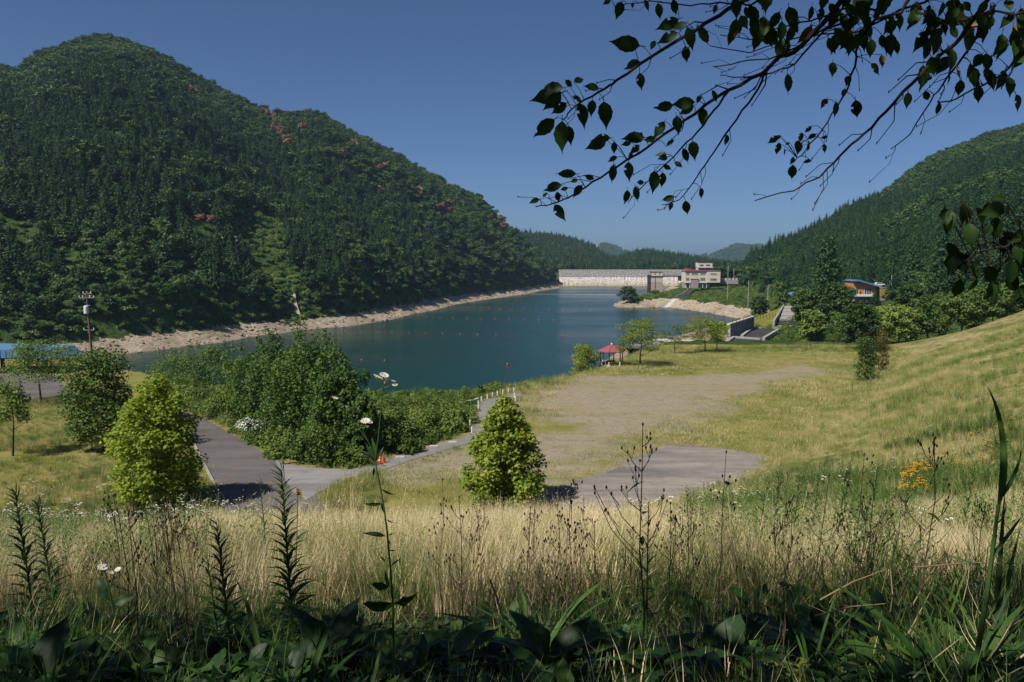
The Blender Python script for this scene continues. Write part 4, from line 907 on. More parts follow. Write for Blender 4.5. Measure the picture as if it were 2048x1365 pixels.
# traffic cones on the path
cx_, cy_ = at_z(767, 926, 15.03); cn_ = empty('traffic_cone', (cx_, cy_, 15.03), 0, 'orange traffic cone standing at the start of the lakeside path', 'traffic cone')
MB().lathe([(.15, .04), (.04, .72), (.03, .74)], 12).obj('cone_body', M['cone'], cn_); MB().box(-.2, .2, -.2, .2, 0, .04).obj('base', M['cone'], cn_)
cx_, cy_ = at_z(759, 927, 15.03); cn_ = empty('traffic_cone', (cx_, cy_+.2, 15.03), 0, 'smaller striped white and dark bollard cone left of the orange one', 'traffic cone')
for i in range(5):
    r0 = .12-.018*i; MB().lathe([(r0, .05+.11*i), (r0-.017, .05+.11*i+.11)], 12).obj('stripe', M['white'] if i % 2 else M['cone'], cn_)
MB().box(-.26, .26, -.18, .18, 0, .05).obj('base', M['black'], cn_)
bar = at_z(757, 933, 15.03); MB().tube([(bar[0]-.5, bar[1], 15.15), (bar[0]+.35, bar[1]+.1, 15.2)], .05, 6).obj('fallen_bar', M['black']); tag(bpy.data.objects['fallen_bar'], 'dark bar lying on the path in front of the cones', 'bar')
# white guide posts along the path, low pale kerb, field stake
gp = MB().tube([(0, 0, 0), (0, 0, .75)], .075, 8).lathe([(.078, .0), (.078, .12)], 8, 0, (0, 0, .5)).mesh('guide_post', M['white'])
for i, (u, v) in enumerate([(957, 822), (957, 812), (963, 803), (975, 798.5), (985, 795), (995, 792), (1006, 789), (1017, 787), (1028, 785), (944, 866), (940, 852), (1031, 803), (1029, 796)]):
    x, y = at_z(u, v, 15.0); tag(link('guide_post', gp, None, (x, y, 14.78)), 'short white guide post beside the lakeside path', 'post', 'white guide posts beside the lakeside path')
pk = [at_z(u, v, 15.02) for u, v in ((905, 812), (925, 812), (945, 808), (957, 804))]
for a_, b_ in zip(pk, pk[1:]):
    d_ = Vector((b_[0]-a_[0], b_[1]-a_[1], 0)); m_ = Matrix.Translation((a_[0]+d_.x/2, a_[1]+d_.y/2, 15)) @ Matrix.Rotation(math.atan2(d_.y, d_.x), 4, 'Z')
    tag(MB().box(-d_.length/2+.03, d_.length/2-.03, -.15, .15, -.3, .45, 0, m_).obj('low_wall', M['palecon']), 'length of low pale concrete wall before the lakeside path', 'wall', 'low wall lengths before the path')
for u, v in ((800, 916), (868, 894), (830, 905), (905, 886)):
    x, y = at_z(u, v, 15.0); tag(MB().box(x-.35, x+.35, y-.12, y+.12, 14.95, 15.12).obj('kerb_block', M['palecon']), 'pale kerb block at the grassy edge of the path', 'kerb', 'kerb blocks along the path')
x, y = at_z(1704, 786, 15); tag(MB().tube([(0, 0, 0), (.02, 0, 1.3)], [.035, .03], 6).lathe([(.045, 1.28), (.045, 1.36)], 6).obj('stake', M['rust'], None, (x, y, 15)), 'thin brown stake standing alone in the field', 'post')

# ---------------------------------------------------------------- buoys
buoy = MB().lathe([(.05, -.25), (.33, -.05), (.38, .12), (.30, .32), (.10, .42), (.08, .62), (.02, .66)], 12)
bmr = buoy.mesh('buoy', M['buoyred']); bmo = buoy.mesh('buoy', M['buoyor'])
def bu(u, v, red, s_, lab, grp):
    x, y = at_z(u, v, 0); o = link('buoy', bmr if red else bmo, None, (x, y, 0.02)); o.scale = (s_*(.62 if not red else .8),)*3; tag(o, lab, 'buoy', grp)
for (u, v, lab) in [(1015, 730, 'large red buoy nearest the camera, mid lake'), (1125, 673, 'red buoy left of the round green tree by the shelter'), (622, 660, 'red buoy close to the left shore'), (935, 616, 'small red buoy near the far left shore'), (1033, 602, 'small red buoy in the far part of the lake, before the float line')]:
    bu(u, v, True, 1.25, lab, None)
for k, u in enumerate([690, 721, 752, 784, 818, 851, 885, 920, 955, 991]): bu(u, 662.5+k*.85, False, .95, 'small orange float in the nearer dotted row across the lake', 'nearer row of orange floats')
for k, u in enumerate([822, 853, 880, 906, 934, 962, 990, 1018, 1048, 1077, 1107]): bu(u, 635+k*.6, False, 1.1, 'small orange float in the middle dotted row across the lake', 'middle row of orange floats')
for k, u in enumerate([978, 1001, 1024, 1048, 1072, 1098, 1125, 1152, 1180]): bu(u, 617.5+k*.4, False, 1.2, 'small orange float in the farther dotted row across the lake', 'farther row of orange floats')
for (u, v) in ((680, 719), (723, 720.5), (769, 721.5)): bu(u, v, False, .9, 'small orange float just beyond the big bushes', 'floats beyond the bushes')
fb = empty('float_boom', H0(1150, 590)+(0,), 0, 'line of white floats strung across the lake before the dam', 'float line'); fo = fb.location
fm = MB().tube([(-.42, 0, 0), (-.3, 0, 0), (.3, 0, 0), (.42, 0, 0)], [.1, .27, .27, .1], 8).mesh('float', M['white'])
NFL = 58
for i in range(NFL):
    t_ = i/(NFL-1); u = 985+t_*(1297-985); v = 588.3+t_*2.6+.6*math.sin(t_*9)*.3; x, y = at_z(u, v, 0); link('float', fm, fb, (x-fo.x, y-fo.y, .12))
# ---------------------------------------------------------------- two people on the far shore
def person(name, loc, rz, mats, lab, sit):
    bm = bmesh.new(); me = bpy.data.meshes.new(name)
    z = .45 if sit else .92; fw = .42 if sit else .04
    J = {'pel': (0, 0, z), 'ch': (0, .04, z+.38), 'nk': (0, .05, z+.54), 'hd': (0, .07, z+.62), 'ht': (0, .07, z+.76),
         'ls': (.19, .04, z+.47), 'le': (.25, .12, z+.22), 'lh': (.20, .34, z+.16), 'rs': (-.19, .04, z+.47), 're': (-.25, .12, z+.22), 'rh': (-.18, .35, z+.18),
         'lk': (.12, fw, z*.52 if not sit else .50), 'lf': (.12, fw+.04, .06), 'lt': (.13, fw+.2, .03), 'rk': (-.12, fw, z*.52 if not sit else .50), 'rf': (-.12, fw+.04, .06), 'rt': (-.13, fw+.2, .03)}
    E = [('pel', 'ch'), ('ch', 'nk'), ('nk', 'hd'), ('hd', 'ht'), ('ch', 'ls'), ('ls', 'le'), ('le', 'lh'), ('ch', 'rs'), ('rs', 're'), ('re', 'rh'), ('pel', 'lk'), ('lk', 'lf'), ('lf', 'lt'), ('pel', 'rk'), ('rk', 'rf'), ('rf', 'rt')]
    rad = {'pel': .15, 'ch': .16, 'nk': .055, 'hd': .10, 'ht': .085, 'ls': .07, 'rs': .07, 'le': .045, 're': .045, 'lh': .035, 'rh': .035, 'lk': .065, 'rk': .065, 'lf': .045, 'rf': .045, 'lt': .04, 'rt': .04}
    ks = list(J); me.from_pydata([J[k] for k in ks], [(ks.index(a), ks.index(b)) for a, b in E], [])
    o = link(name, me, None, loc); o.rotation_euler = (0, 0, rz); md = o.modifiers.new('skin', 'SKIN')
    for i, k in enumerate(ks): me.skin_vertices[0].data[i].radius = (rad[k],)*2
    me.skin_vertices[0].data[0].use_root = True; o.modifiers.new('sub', 'SUBSURF').levels = 1
    me.materials.append(mats); tag(o, lab, 'person', 'two people at the far waterside')
    return o
M['redshirt'] = plain('dark_red_clothing', (.20, .03, .04), .9); M['paleshirt'] = plain('pale_blue_clothing', (.45, .5, .6), .9)
for (u, v, mt, lab, rz) in ((1418.5, 626, 'redshirt', 'tiny standing person in dark red at the far bare shoreline', .3), (1427, 627.5, 'paleshirt', 'tiny standing person in pale clothing right of the dark red one', -.4)):
    x, y = at_z(u, v, .6); z = hz(x, y+2); person('person', (x, y+2, z), rz, M[mt], lab, False)

# ---------------------------------------------------------------- nearer trees
def crown_prof(name, H, prof, nb, br, nleaf, size, mat, tmpl, seed, up=.3, shell=.55, flat=.8, core=True):
    r_ = random.Random(seed); bl = []
    zs = [p[0] for p in prof]; rs = [p[1] for p in prof]
    for i in range(nb):
        z = zs[0]+(zs[-1]-zs[0])*((i+.5)/nb+r_.uniform(-.04, .04)); rr_ = float(np.interp(z, zs, rs)); a = i*2.4+r_.uniform(-.4, .4)
        b = br*r_.uniform(.75, 1.2)*min(1, .45+rr_/max(rs)*.7); q = max(0, rr_-b*.8)*r_.uniform(.75, 1.05)
        bl.append(((q*math.cos(a), q*math.sin(a), z*H), (b, b, b*flat)))
    for z in np.linspace(zs[0]+.06, zs[-1]-.08, 6):
        rr_ = float(np.interp(z, zs, rs)); bl.append(((0, 0, z*H), (rr_*.62, rr_*.62, H*.13)))
    return blob_crown(name, bl, nleaf, size, mat, tmpl, up, core, .5, shell)
def tree(name, loc, crown_me, trunk_mb, lab, bark='bark', cat='tree', group=None, rz=0):
    e = empty(name, loc, rz, lab, cat, group); link('crown', crown_me, e)
    if trunk_mb is not None: trunk_mb.obj('trunk', M[bark], e)
    return e
# left maple
x, y = at_z(300, 1022, 15.0); y = 46.5; x = XU(300, y); g = hz(x, y)
tm = MB(); limbs(tm, (0, 0, -.3), (0, 0, 6.6), .13, 12, 2.0, 3, .15)
tree('maple_tree', (x, y, g), crown_prof('crown', 7.9, [(.06, 1.9), (.16, 2.6), (.35, 2.85), (.52, 2.8), (.68, 2.5), (.80, 2.05), (.90, 1.45), (.97, .7)], 62, .80, 15500, .19, M['maple'], STAR5, 5, .55, .3, .8, False), tm, 'bright yellow-green egg shaped maple left of the asphalt road')
y = 47.0; x = XU(1010, y); g = hz(x, y); tm = MB(); limbs(tm, (0, 0, -.3), (0, 0, 5.6), .12, 12, 2.0, 4, .1)
tree('maple_tree', (x, y, g), crown_prof('crown', 6.7, [(.06, 2.1), (.14, 2.9), (.28, 2.75), (.45, 2.5), (.62, 2.1), (.78, 1.55), (.90, 1.0), (.98, .45)], 62, .72, 14500, .20, M['maple_red'], STAR5, 6, .55, .3, .8, False), tm, 'broad conical maple with reddish leaf tips in front of the field')
def limbtree(name, u, vb, wpx, hpx, mat, lab, seed, leaf=.16, n=5200, layers=9, bark='bark', z=None, y=None, trunk=.09, br=.95, flat=.30, fork=.3, zlow=.3, group=None, gap=1.0, shell=.5):
    if y is None: x, y = at_z(u, vb, 15.0)
    x = XU(u, y); g = hz(x, y); k = y/FPX; Hh = hpx*k; w = wpx*k/2
    r_ = random.Random(seed); tips = []; tm = MB(); limbs(tm, (0, 0, -.3), (r_.uniform(-.2, .2), 0, Hh*.82), trunk, layers, w*.95, seed, zlow, 0, tips)
    bl = []
    for i in range(layers*2):
        a = i*2.4+r_.random(); f = (i+.5)/(layers*2); zz_ = Hh*(zlow+.06+(.95-zlow)*f); ww = w*math.sqrt(max(.06, 1-((f-.38)/.72)**2)); q = ww*r_.uniform(.35, .85); b = w*.34*br*r_.uniform(.7, 1.25)
        bl.append(((q*math.cos(a), q*math.sin(a), zz_), (b*1.25, b*1.1, b*flat*2)))
    cr = blob_crown('crown', bl, n, leaf, M[mat], CLUMP, .5, False, .6, shell)
    return tree(name, (x, y, g), cr, tm, lab, bark, 'tree', group)
limbtree('lakeside_tree', 1170, 734, 56, 66, 'pale', 'small round bright green tree left of the red roofed shelter', 41, .17, 4200, 8, zlow=.08, flat=.45, br=1.15)
limbtree('lakeside_tree', 1283, 733, 104, 92, 'pale', 'wide layered yellow-green tree right behind the red roofed shelter', 42, .17, 4600, 11, 'bark', trunk=.13, zlow=.30, flat=.2, br=.85)
limbtree('lakeside_tree', 1353, 706, 58, 56, 'treegreen', 'small sparse darker green tree between two layered lakeside trees', 43, .15, 1600, 8, 'bark', trunk=.08, zlow=.3, flat=.2)
limbtree('lakeside_tree', 1411, 702, 84, 66, 'pale', 'spreading yellow-green lakeside tree left of the retaining wall', 44, .17, 4200, 10, 'bark', trunk=.12, zlow=.30, flat=.25)
limbtree('lakeside_tree', 1438, 700, 48, 58, 'pale', 'narrow yellow-green tree touching the spreading lakeside tree', 45, .17, 2200, 7, 'bark', trunk=.1, zlow=.3, flat=.25)
limbtree('young_tree', 1579, 690, 48, 62, 'treegreen', 'thin young dark stemmed tree at the far edge of the field', 46, .16, 1300, 8, 'bark', trunk=.09, zlow=.2, flat=.3)
limbtree('young_tree', 1671, 684, 46, 44, 'treegreen', 'low young tree right of the thin young tree', 47, .16, 1300, 7, 'bark', trunk=.07, zlow=.2, flat=.3)
limbtree('columnar_tree', 1738, 764, 46, 86, 'treegreen', 'dark green columnar young tree at the foot of the right slope', 48, .16, 4200, 12, trunk=.07, zlow=.02, flat=.6, br=1.35)
limbtree('small_tree', 1766, 742, 44, 60, 'reddish', 'small rusty leaved tree behind the columnar tree', 49, .15, 1800, 7, trunk=.05, zlow=.1, flat=.5)
limbtree('small_tree', 1752, 700, 60, 46, 'reddish', 'low rusty green thicket tree at the corner of field and slope', 50, .17, 1900, 7, trunk=.06, zlow=.05, flat=.5)
limbtree('small_tree', 70, 806, 146, 122, 'treegreen', 'open spreading tree with dark forked trunk before the blue shed', 51, .17, 5600, 13, 'bark', trunk=.12, zlow=.38, flat=.28)
limbtree('small_tree', 4, 912, 90, 148, 'treegreen', 'slender tree cut by the left edge of the picture', 52, .16, 2400, 9, 'bark', trunk=.09, zlow=.45, flat=.4)
limbtree('small_tree', 190, 902, 140, 198, 'treegreen', 'tall dense dark green tree behind the left maple', 53, .18, 9500, 17, 'bark', trunk=.13, zlow=.10, flat=.42, br=1.1)
limbtree('small_tree', 166, 905, 60, 100, 'pale', 'lighter green sapling in front of the tall dark tree by the left maple', 54, .14, 1900, 8, trunk=.05, zlow=.12, flat=.5)
# large dark trees on the right bank
def bigtree(name, u, y, wpx, vt, kind, lab, seed, vb=None, size=.5, mat='broad', n=2600):
    x = XU(u, y); g = hz(x, y); k = y/FPX; Hh = EYE-(vt-519.9)*k-g; w = wpx*k/2; r_ = random.Random(seed)
    if kind == 'cedar':
        bl = []
        for i in range(46):
            f = i/46; a = i*2.4; q = w*(1-f)**.6*.72*r_.uniform(.8, 1.1); b = w*(.16+.26*(1-f)); bl.append(((q*math.cos(a), q*math.sin(a), Hh*(.12+.86*f)), (b, b, b*1.0)))
    else:
        bl = []
        for i in range(26):
            f = (i+.5)/26; a = i*2.4; q = w*math.sqrt(max(.05, 1-((f-.42)/.68)**2))*r_.uniform(.4, .8); b = w*.36*r_.uniform(.75, 1.2); bl.append(((q*math.cos(a), q*math.sin(a), Hh*(.16+.78*f)), (b, b, b*.62)))
    cr = blob_crown('crown', bl, n, size, M[mat], CLUMP, .35, True, .5, .6)
    tm = MB(); limbs(tm, (0, 0, -1), (0, 0, Hh*.85), .02*Hh, 6, w*.7, seed, .25)
    return tree(name, (x, y, g), cr, tm, lab)
for i, a in enumerate([
    ('cedar_tree', 1652, 232, 92, 470, 'cedar', 'very tall dark cedar left of the blue roofed house', 'conifer'),
    ('cedar_tree', 1882, 250, 80, 452, 'cedar', 'tall dark cedar right of the ochre wall', 'conifer'),
    ('cedar_tree', 1948, 240, 86, 440, 'cedar', 'tall dark cedar near the right edge behind the slope', 'conifer'),
    ('cedar_tree', 1822, 300, 56, 498, 'cedar', 'slimmer dark cedar behind the white flagpoles', 'conifer'),
    ('cedar_tree', 2010, 235, 76, 430, 'cedar', 'dark cedar close to the right edge above the shrubs', 'conifer'),
    ('dark_tree', 1612, 222, 62, 578, 'b', 'rounded dark tree at the left foot of the tallest cedar', 'broad'),
    ('dark_tree', 1672, 205, 84, 566, 'b', 'spreading dark tree just left of the orange house', 'broad'),
    ('dark_tree', 1722, 132, 82, 604, 'b', 'dark bushy tree at the far corner of the field below the house', 'broad'),
    ('dark_tree', 1650, 262, 60, 530, 'b', 'dark tree leaning against the tall cedar', 'broad'),
    ('dark_tree', 1822, 200, 70, 566, 'b', 'dark round tree right of the ochre wall', 'broad'),
    ('dark_tree', 1800, 150, 100, 612, 'b', 'bushy green tree behind the corner of the right slope', 'bushy'),
    ('dark_tree', 1862, 150, 90, 590, 'b', 'green bushy tree on the crest of the right slope, left one', 'broad'),
    ('dark_tree', 1925, 140, 96, 582, 'b', 'green bushy tree on the crest of the right slope, middle one', 'bushy'),
    ('dark_tree', 1990, 128, 100, 572, 'b', 'green bushy tree on the crest of the right slope, right one', 'bushy'),
    ('dark_tree', 2058, 130, 90, 566, 'b', 'green bushy tree cut by the right edge above the slope', 'broad'),
    ('dark_tree', 1630, 180, 60, 622, 'b', 'low bright shrubby tree beside the stepped slope', 'bushy'),
    ('dark_tree', 1690, 165, 70, 630, 'b', 'low shrubby tree below the spreading dark tree', 'bushy'),
    ('dark_tree', 1560, 330, 34, 560, 'b', 'round green tree on the scrubby bank above the stepped slope', 'bushy'),
    ('dark_tree', 1520, 290, 40, 592, 'b', 'dark low tree at the left end of the yellow grass bank', 'broad'),
    ('dark_tree', 1255, 500, 46, 573, 'b', 'dark bushy tree on the tip of the bare spit', 'broad'),
    ('dark_tree', 1310, 535, 22, 582, 'b', 'low dark bush at the foot of the intake tower', 'broad')]):
    bigtree(a[0], a[1], a[2], a[3], a[4], a[5], a[6], 200+i, size=.34 if a[2] < 160 else (.55 if a[2] < 280 else .7), mat=a[7], n=3600 if a[2] < 280 else 900)
# bushes on the near bank
def bush(u, vb, wpx, hpx, mat, lab, seed, leaf=.2, dens=1.0, group=None):
    x, y = at_z(u, vb, 15.0); g = hz(x, y); k = y/FPX; Hh = hpx*k; w = wpx*k/2; r_ = random.Random(seed); bl = []
    nb = int(10+wpx*hpx/900)
    for i in range(nb):
        f = (i+.5)/nb; a = i*2.4+r_.random(); q = w*math.sqrt(max(.04, 1-f**2.2))*r_.uniform(.3, .95); b = min(w, Hh)*.33*r_.uniform(.7, 1.2); bl.append(((q*math.cos(a), q*math.sin(a)*.8, Hh*(.05+.80*f)), (b*1.1, b*1.1, b*.8)))
    n = int(1000+wpx*hpx*.33*dens); e = empty('bush', (x, y, g-.15), 0, lab, 'bush', group)
    for i in range(int(nb*.8)):      # ragged shoots beyond the main mass
        a = r_.random()*6.28; f = r_.random(); q = w*math.sqrt(max(.04, 1-f**2.2))*1.0; b = min(w, Hh)*.12; bl.append(((q*math.cos(a), q*math.sin(a)*.8, Hh*(.2+.88*f)), (b, b, b*2.0)))
    link('foliage', blob_crown('foliage', bl, n, leaf, M[mat], CLUMP, .35, False, .8, .25), e)
    tm = MB(); limbs(tm, (0, 0, -.2), (0, 0, Hh*.7), .05+.006*Hh, 6, w*.6, seed, .1); tm.obj('stem', M['bark'], e); return e
BU_ = [(545, 838, 150, 170, 'treegreen', 'tall dark bush mass at the left of the big lakeside thicket'), (612, 868, 190, 205, 'treegreen', 'tallest rounded bush in the middle of the big thicket'), (682, 896, 150, 185, 'treegreen', 'tall dark bush at the right of the big thicket'),
       (728, 912, 80, 150, 'treegreen', 'narrow bush at the right end of the thicket above the cones'), (640, 922, 150, 80, 'bushy', 'low bright bush at the foot of the big thicket'),
       (350, 752, 110, 58, 'treegreen', 'dark low bush by the water behind the left maple'), (420, 772, 130, 86, 'treegreen', 'dark rounded bush left of the big thicket'), (478, 795, 90, 96, 'treegreen', 'dark bush filling the gap left of the big thicket'),
       (395, 806, 100, 38, 'bushy', 'low bright shrub at the upper end of the asphalt road'), (452, 832, 120, 55, 'bushy', 'low spreading shrub along the right side of the asphalt road'), (556, 893, 90, 42, 'bushy', 'low creeping shrub right below the white flowering bush'), (585, 912, 110, 44, 'bushy', 'low creeping shrub above the road junction'),
       (695, 930, 90, 40, 'bushy', 'low shrub above the pale path near the cones'), (792, 884, 130, 56, 'bushy', 'sprawling green vine mound right of the cones'), (858, 868, 130, 58, 'bushy', 'sprawling green vine mound in the middle of the bank'), (915, 848, 90, 38, 'bushy', 'sprawling vine mound nearest the right maple'),
       (810, 905, 80, 36, 'bushy', 'low vine patch beside the pale path'), (962, 792, 20, 26, 'bushy', 'small upright shrub by the low pale wall')]
for i, b in enumerate(BU_): bush(*b, 300+i, leaf=.17 if b[3] > 100 else .15, dens=1.5)
# white flowering bush
wb_ = bush(508, 872, 70, 50, 'bushy', 'bush covered in white blossom beside the asphalt road', 340, .15)
n = 700; e_, d_ = ellip(n, .9); k = 62/FPX; T, B, N = frames(n, .3, d_); V, F = place(LEAF1[0], LEAF1[1], e_*np.array((1.3, .75, .8))+np.array((.1, -.75, 1.05)), T, B, N, .10+.06*rng.random(n)); mw = e_[:, 2] > -.1
V = V.reshape(n, 4, 3)[mw].reshape(-1, 3); link('blossom', np_mesh('blossom', V, np.arange(len(V)).reshape(-1, 4), M['white']), wb_)
# low undergrowth masses
proto = []
for i, me in enumerate(FSH):
    u, v = [(430, 800), (560, 900), (860, 850)][i]; x, y = at_z(u, v, 15); o = link('shrub', me, None, (x, y, hz(x, y)-.2)); o.scale = (.45,)*3
    tag(o, ['small low shrub at the bend of the asphalt road', 'small low shrub above the junction of road and path', 'small low shrub on the vine covered bank'][i], 'shrub'); proto.append(o)
cond = (ml & (rng.random(len(SX)) < .8)) | (gu2 & (rng.random(len(SX)) < .7)); i = np.where(cond)[0]
s_ = rng.uniform(.6, 1.35, len(i)); scatter('shrub_belt', proto, np.stack([SX[i], SY[i], SZ[i]-.5], 1), rng.random(len(i))*6.3, s_, label='bright scrub along the foot of the left mountainside')
polys = [SLAB1, SLAB2, SLAB3, YGR, SLIP]
c2 = mr.copy()
for q in polys: c2 &= sdf(SX, SY, q) > 1.5
c2 &= ~((np.abs(SX-np.interp(SY, [RM[0][1], RM[-1][1]], [RM[0][0], RM[-1][0]])) < 4.5) & (SY > 480) & (SY < 545))
c2 &= ~((sdf(SX, SY, [(XU(1700, 290), 285), (XU(1798, 290), 285), (XU(1798, 320), 320), (XU(1700, 320), 320)]) < 2))
c2 &= ~((sdf(SX, SY, [(XU(1366, 537), 534), (XU(1441, 537), 534), (XU(1441, 560), 556), (XU(1366, 560), 556)]) < 1))
fr_ = (SU_ > 1455) & (SY < 330) & (SX > 60) & (rng.random(len(SX)) < .5)
i = np.where(c2 & (rng.random(len(SX)) < .85))[0]; s_ = rng.uniform(.45, 1.0, len(i))*np.where(SY[i] < 260, .75, 1.0)
scatter('shrub_belt', proto, np.stack([SX[i], SY[i], SZ[i]-.5], 1), rng.random(len(i))*6.3, s_, label='green scrub covering the spit and the right bank')
UX, UY = jgrid(-75, 30, 50, 140, 1.1); UZ, US, UL, UF, UUu = Hf(UX, UY, True)
rdd = np.minimum(sdf(UX, UY, ROAD_A), sdf(UX, UY, ROAD_B)); bankp = PL([(300, 800), (340, 800), (376, 818), (450, 856), (500, 885), (560, 922), (640, 934), (700, 936), (752, 922), (870, 889), (935, 868), (952, 820), (960, 795), (1040, 775), (1100, 740), (1180, 700), (1180, 650), (800, 640), (300, 700)], 15)
i = np.where((sdf(UX, UY, bankp) < -.2) & (rdd > .5) & (US > 2) & (~UL))[0]; s_ = rng.uniform(.22, .5, len(i))
scatter('undergrowth', proto, np.stack([UX[i], UY[i], UZ[i]-.25], 1), rng.random(len(i))*6.3, s_, label='tangled green undergrowth on the lake bank beside road and path')
# rocks on the drawdown rim
rk = []
for i in range(2):
    bm = bmesh.new(); bmesh.ops.create_icosphere(bm, subdivisions=2, radius=.5)
    for v in bm.verts: v.co *= 1+.35*random.uniform(-1, 1); v.co.z *= .6
    me = bpy.data.meshes.new('rock'); bm.to_mesh(me); bm.free(); me.materials.append(GM[3]); p = at_z([1440, 300][i], [632, 701][i], .5); o = link('rock', me, None, (p[0], p[1]+2, hz(p[0], p[1]+2))); tag(o, ['pale boulder on the bare shore below the scrubby spit', 'pale boulder on the bare left shore near the utility pole'][i], 'rock'); rk.append(o)
RX, RY = jgrid(-230, 260, 150, 880, 2.6); RZ, RS, RLf, RF_, RU = Hf(RX, RY, True); i = np.where((RZ > -.1) & (RZ < 4.6) & (RS > 0) & (RU > -100) & (RU < 1560) & (rng.random(len(RX)) < .55))[0]
scatter('shore_rocks', rk, np.stack([RX[i], RY[i], RZ[i]], 1), rng.random(len(i))*6.3, np.stack([rng.uniform(.4, 2.4, len(i))]*3, 1)*rng.uniform(.5, 1.2, (len(i), 3)), label='loose pale rocks strewn over the bare shore')
# ---------------------------------------------------------------- grasses
def grassmat(name, a, b, c, sc, tr=.25, v=.12, vv=.35):
    t = NT(name); n = t.noise(sc, 3, rough=.65); n2 = t.noise(7., 2); oi = t.n('ShaderNodeObjectInfo')
    f = t.math('ADD', t.math('ADD', t.math('MULTIPLY', n, .7), t.math('MULTIPLY', n2, .3)), t.math('MULTIPLY', t.math('SUBTRACT', oi.outputs['Random'], .5), vv))
    col = t.ramp(f, [(.36, a), (.5, b), (.64, c)]); p = t.pbr(col, .6, .25); q = t.n('ShaderNodeBsdfTranslucent'); t.l(col, q.inputs[0])
    m = t.n('ShaderNodeMixShader'); m.inputs[0].default_value = tr; t.l(p, m.inputs[1]); t.l(q.outputs[0], m.inputs[2]); return t.fin(m.outputs[0])
M['straw'] = grassmat('dry_straw_grass', (.26, .27, .09), (.58, .46, .25), (.80, .64, .40), .22)
M['mixgrass'] = grassmat('mixed_grass', (.12, .20, .03), (.30, .31, .08), (.60, .49, .24), .16)
M['green'] = grassmat('green_grass', (.04, .09, .014), (.075, .14, .02), (.13, .19, .035), .5)
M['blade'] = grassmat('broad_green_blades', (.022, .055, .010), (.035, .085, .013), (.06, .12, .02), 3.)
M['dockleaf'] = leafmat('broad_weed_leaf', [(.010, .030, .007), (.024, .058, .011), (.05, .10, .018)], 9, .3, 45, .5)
M['cherryleaf'] = leafmat('cherry_leaf', [(.016, .040, .008), (.024, .055, .010), (.036, .075, .013)], 3, .22, 14, .35)
M['yellowleaf'] = plain('yellowing_leaf', (.22, .13, .02), .6, .3, 12)
M['drystem'] = plain('dry_brown_stem', (.085, .055, .035), .85, .3, 20); M['drylight'] = plain('pale_dry_stem', (.26, .18, .10), .85, .3, 20)
M['petal'] = plain('white_petal', (.78, .76, .74), .6, .03, 30); M['yellow'] = plain('yellow_petal', (.75, .38, .01), .6, .1, 30)
M['deadleaf'] = plain('fallen_brown_leaf', (.22, .09, .045), .8, .4, 20); M['greenstem'] = plain('green_stem', (.05, .10, .02), .6, .2, 20)
M['moss'] = plain('moss', (.10, .12, .018), .95, .4, 60, .1, .5, .01)
def blades(n, h, w, spread, lean, seed, segs=3, r0=.1):
    r_ = np.random.default_rng(seed); V = []; F = []
    for i in range(n):
        a = r_.random()*6.283; q = r0*math.sqrt(r_.random()); hh = h*(.45+.6*r_.random()); L = lean*(.3+r_.random())*hh; a2 = a+r_.normal()*.7; ww = w*(.6+.8*r_.random()); b = len(V)
        px_, py_ = q*math.cos(a)*spread, q*math.sin(a)*spread; wx, wy = -math.sin(a2)*ww/2, math.cos(a2)*ww/2
        for s_ in range(segs+1):
            t_ = s_/segs; k = 1-t_*.92; o_ = L*t_**1.8; z = hh*(t_-.12*lean*t_*t_)
            cx2 = px_+math.cos(a2)*o_; cy2 = py_+math.sin(a2)*o_; V += [(cx2-wx*k, cy2-wy*k, z), (cx2+wx*k, cy2+wy*k, z)]
            if s_ < segs: F.append((b+s_*2, b+s_*2+1, b+s_*2+3, b+s_*2+2))
    return np.array(V), np.array(F)
def tuft(name, u, y, args, mat, lab, heads=0):
    V, F = blades(*args); fs = [F]
    if heads:                                # loose seed panicles on top
        r_ = np.random.default_rng(args[5]+1); n = heads; idx = r_.integers(0, len(V)//2//(args[6]+1), n); tip = V[(idx+1)*(args[6]+1)*2-1]
        pos = np.repeat(tip, 5, 0)+r_.normal(size=(n*5, 3))*np.array((.025, .025, .05)); T, B, N = frames(n*5); V2, F2 = place(LEAF1[0], LEAF1[1], pos, T, B, N, .012); F = np.concatenate([F, F2+len(V)]); V = np.concatenate([V, V2])
    me = np_mesh(name, V, F, mat); x = XU(u, y); return tag(link(name, me, None, (x, y, hz(x, y))), lab, None, None, 'stuff')
dry = [tuft('dry_grass', 700+i*90, 8+i*1.7, (46, .62, .0065, 1.9, .5, 500+i, 3, .13), M['straw'], 'tuft of tall pale dry grass in the near meadow', 7) for i in range(3)]
mixg = [tuft('meadow_grass', 1500+i*100, 14+i*3, (44, .55, .010, 2.2, .45, 510+i, 2, .16), M['mixgrass'], 'tuft of mixed green and straw grass on the right slope') for i in range(3)]
shortg = [tuft('short_grass', 1300+i*60, 60+i*4, (40, .20, .016, 5, .6, 520+i, 2, .16), M['mixgrass'], 'short sparse grass tuft on the gravel field') for i in range(2)]
grn = [tuft('green_grass', 300+i*420, 6.+i, (40, .46, .010, 2.0, .55, 530+i, 3, .13), M['green'], 'tuft of fresh green grass in the near meadow') for i in range(3)]
def sample(n, y0, y1, umin=-120, umax=2170, power=1.0):
    y = (y0**(power+1)+(y1**(power+1)-y0**(power+1))*rng.random(n))**(1/(power+1)); u = rng.uniform(umin, umax, n); return (u-U0)/FPX*y, y, u
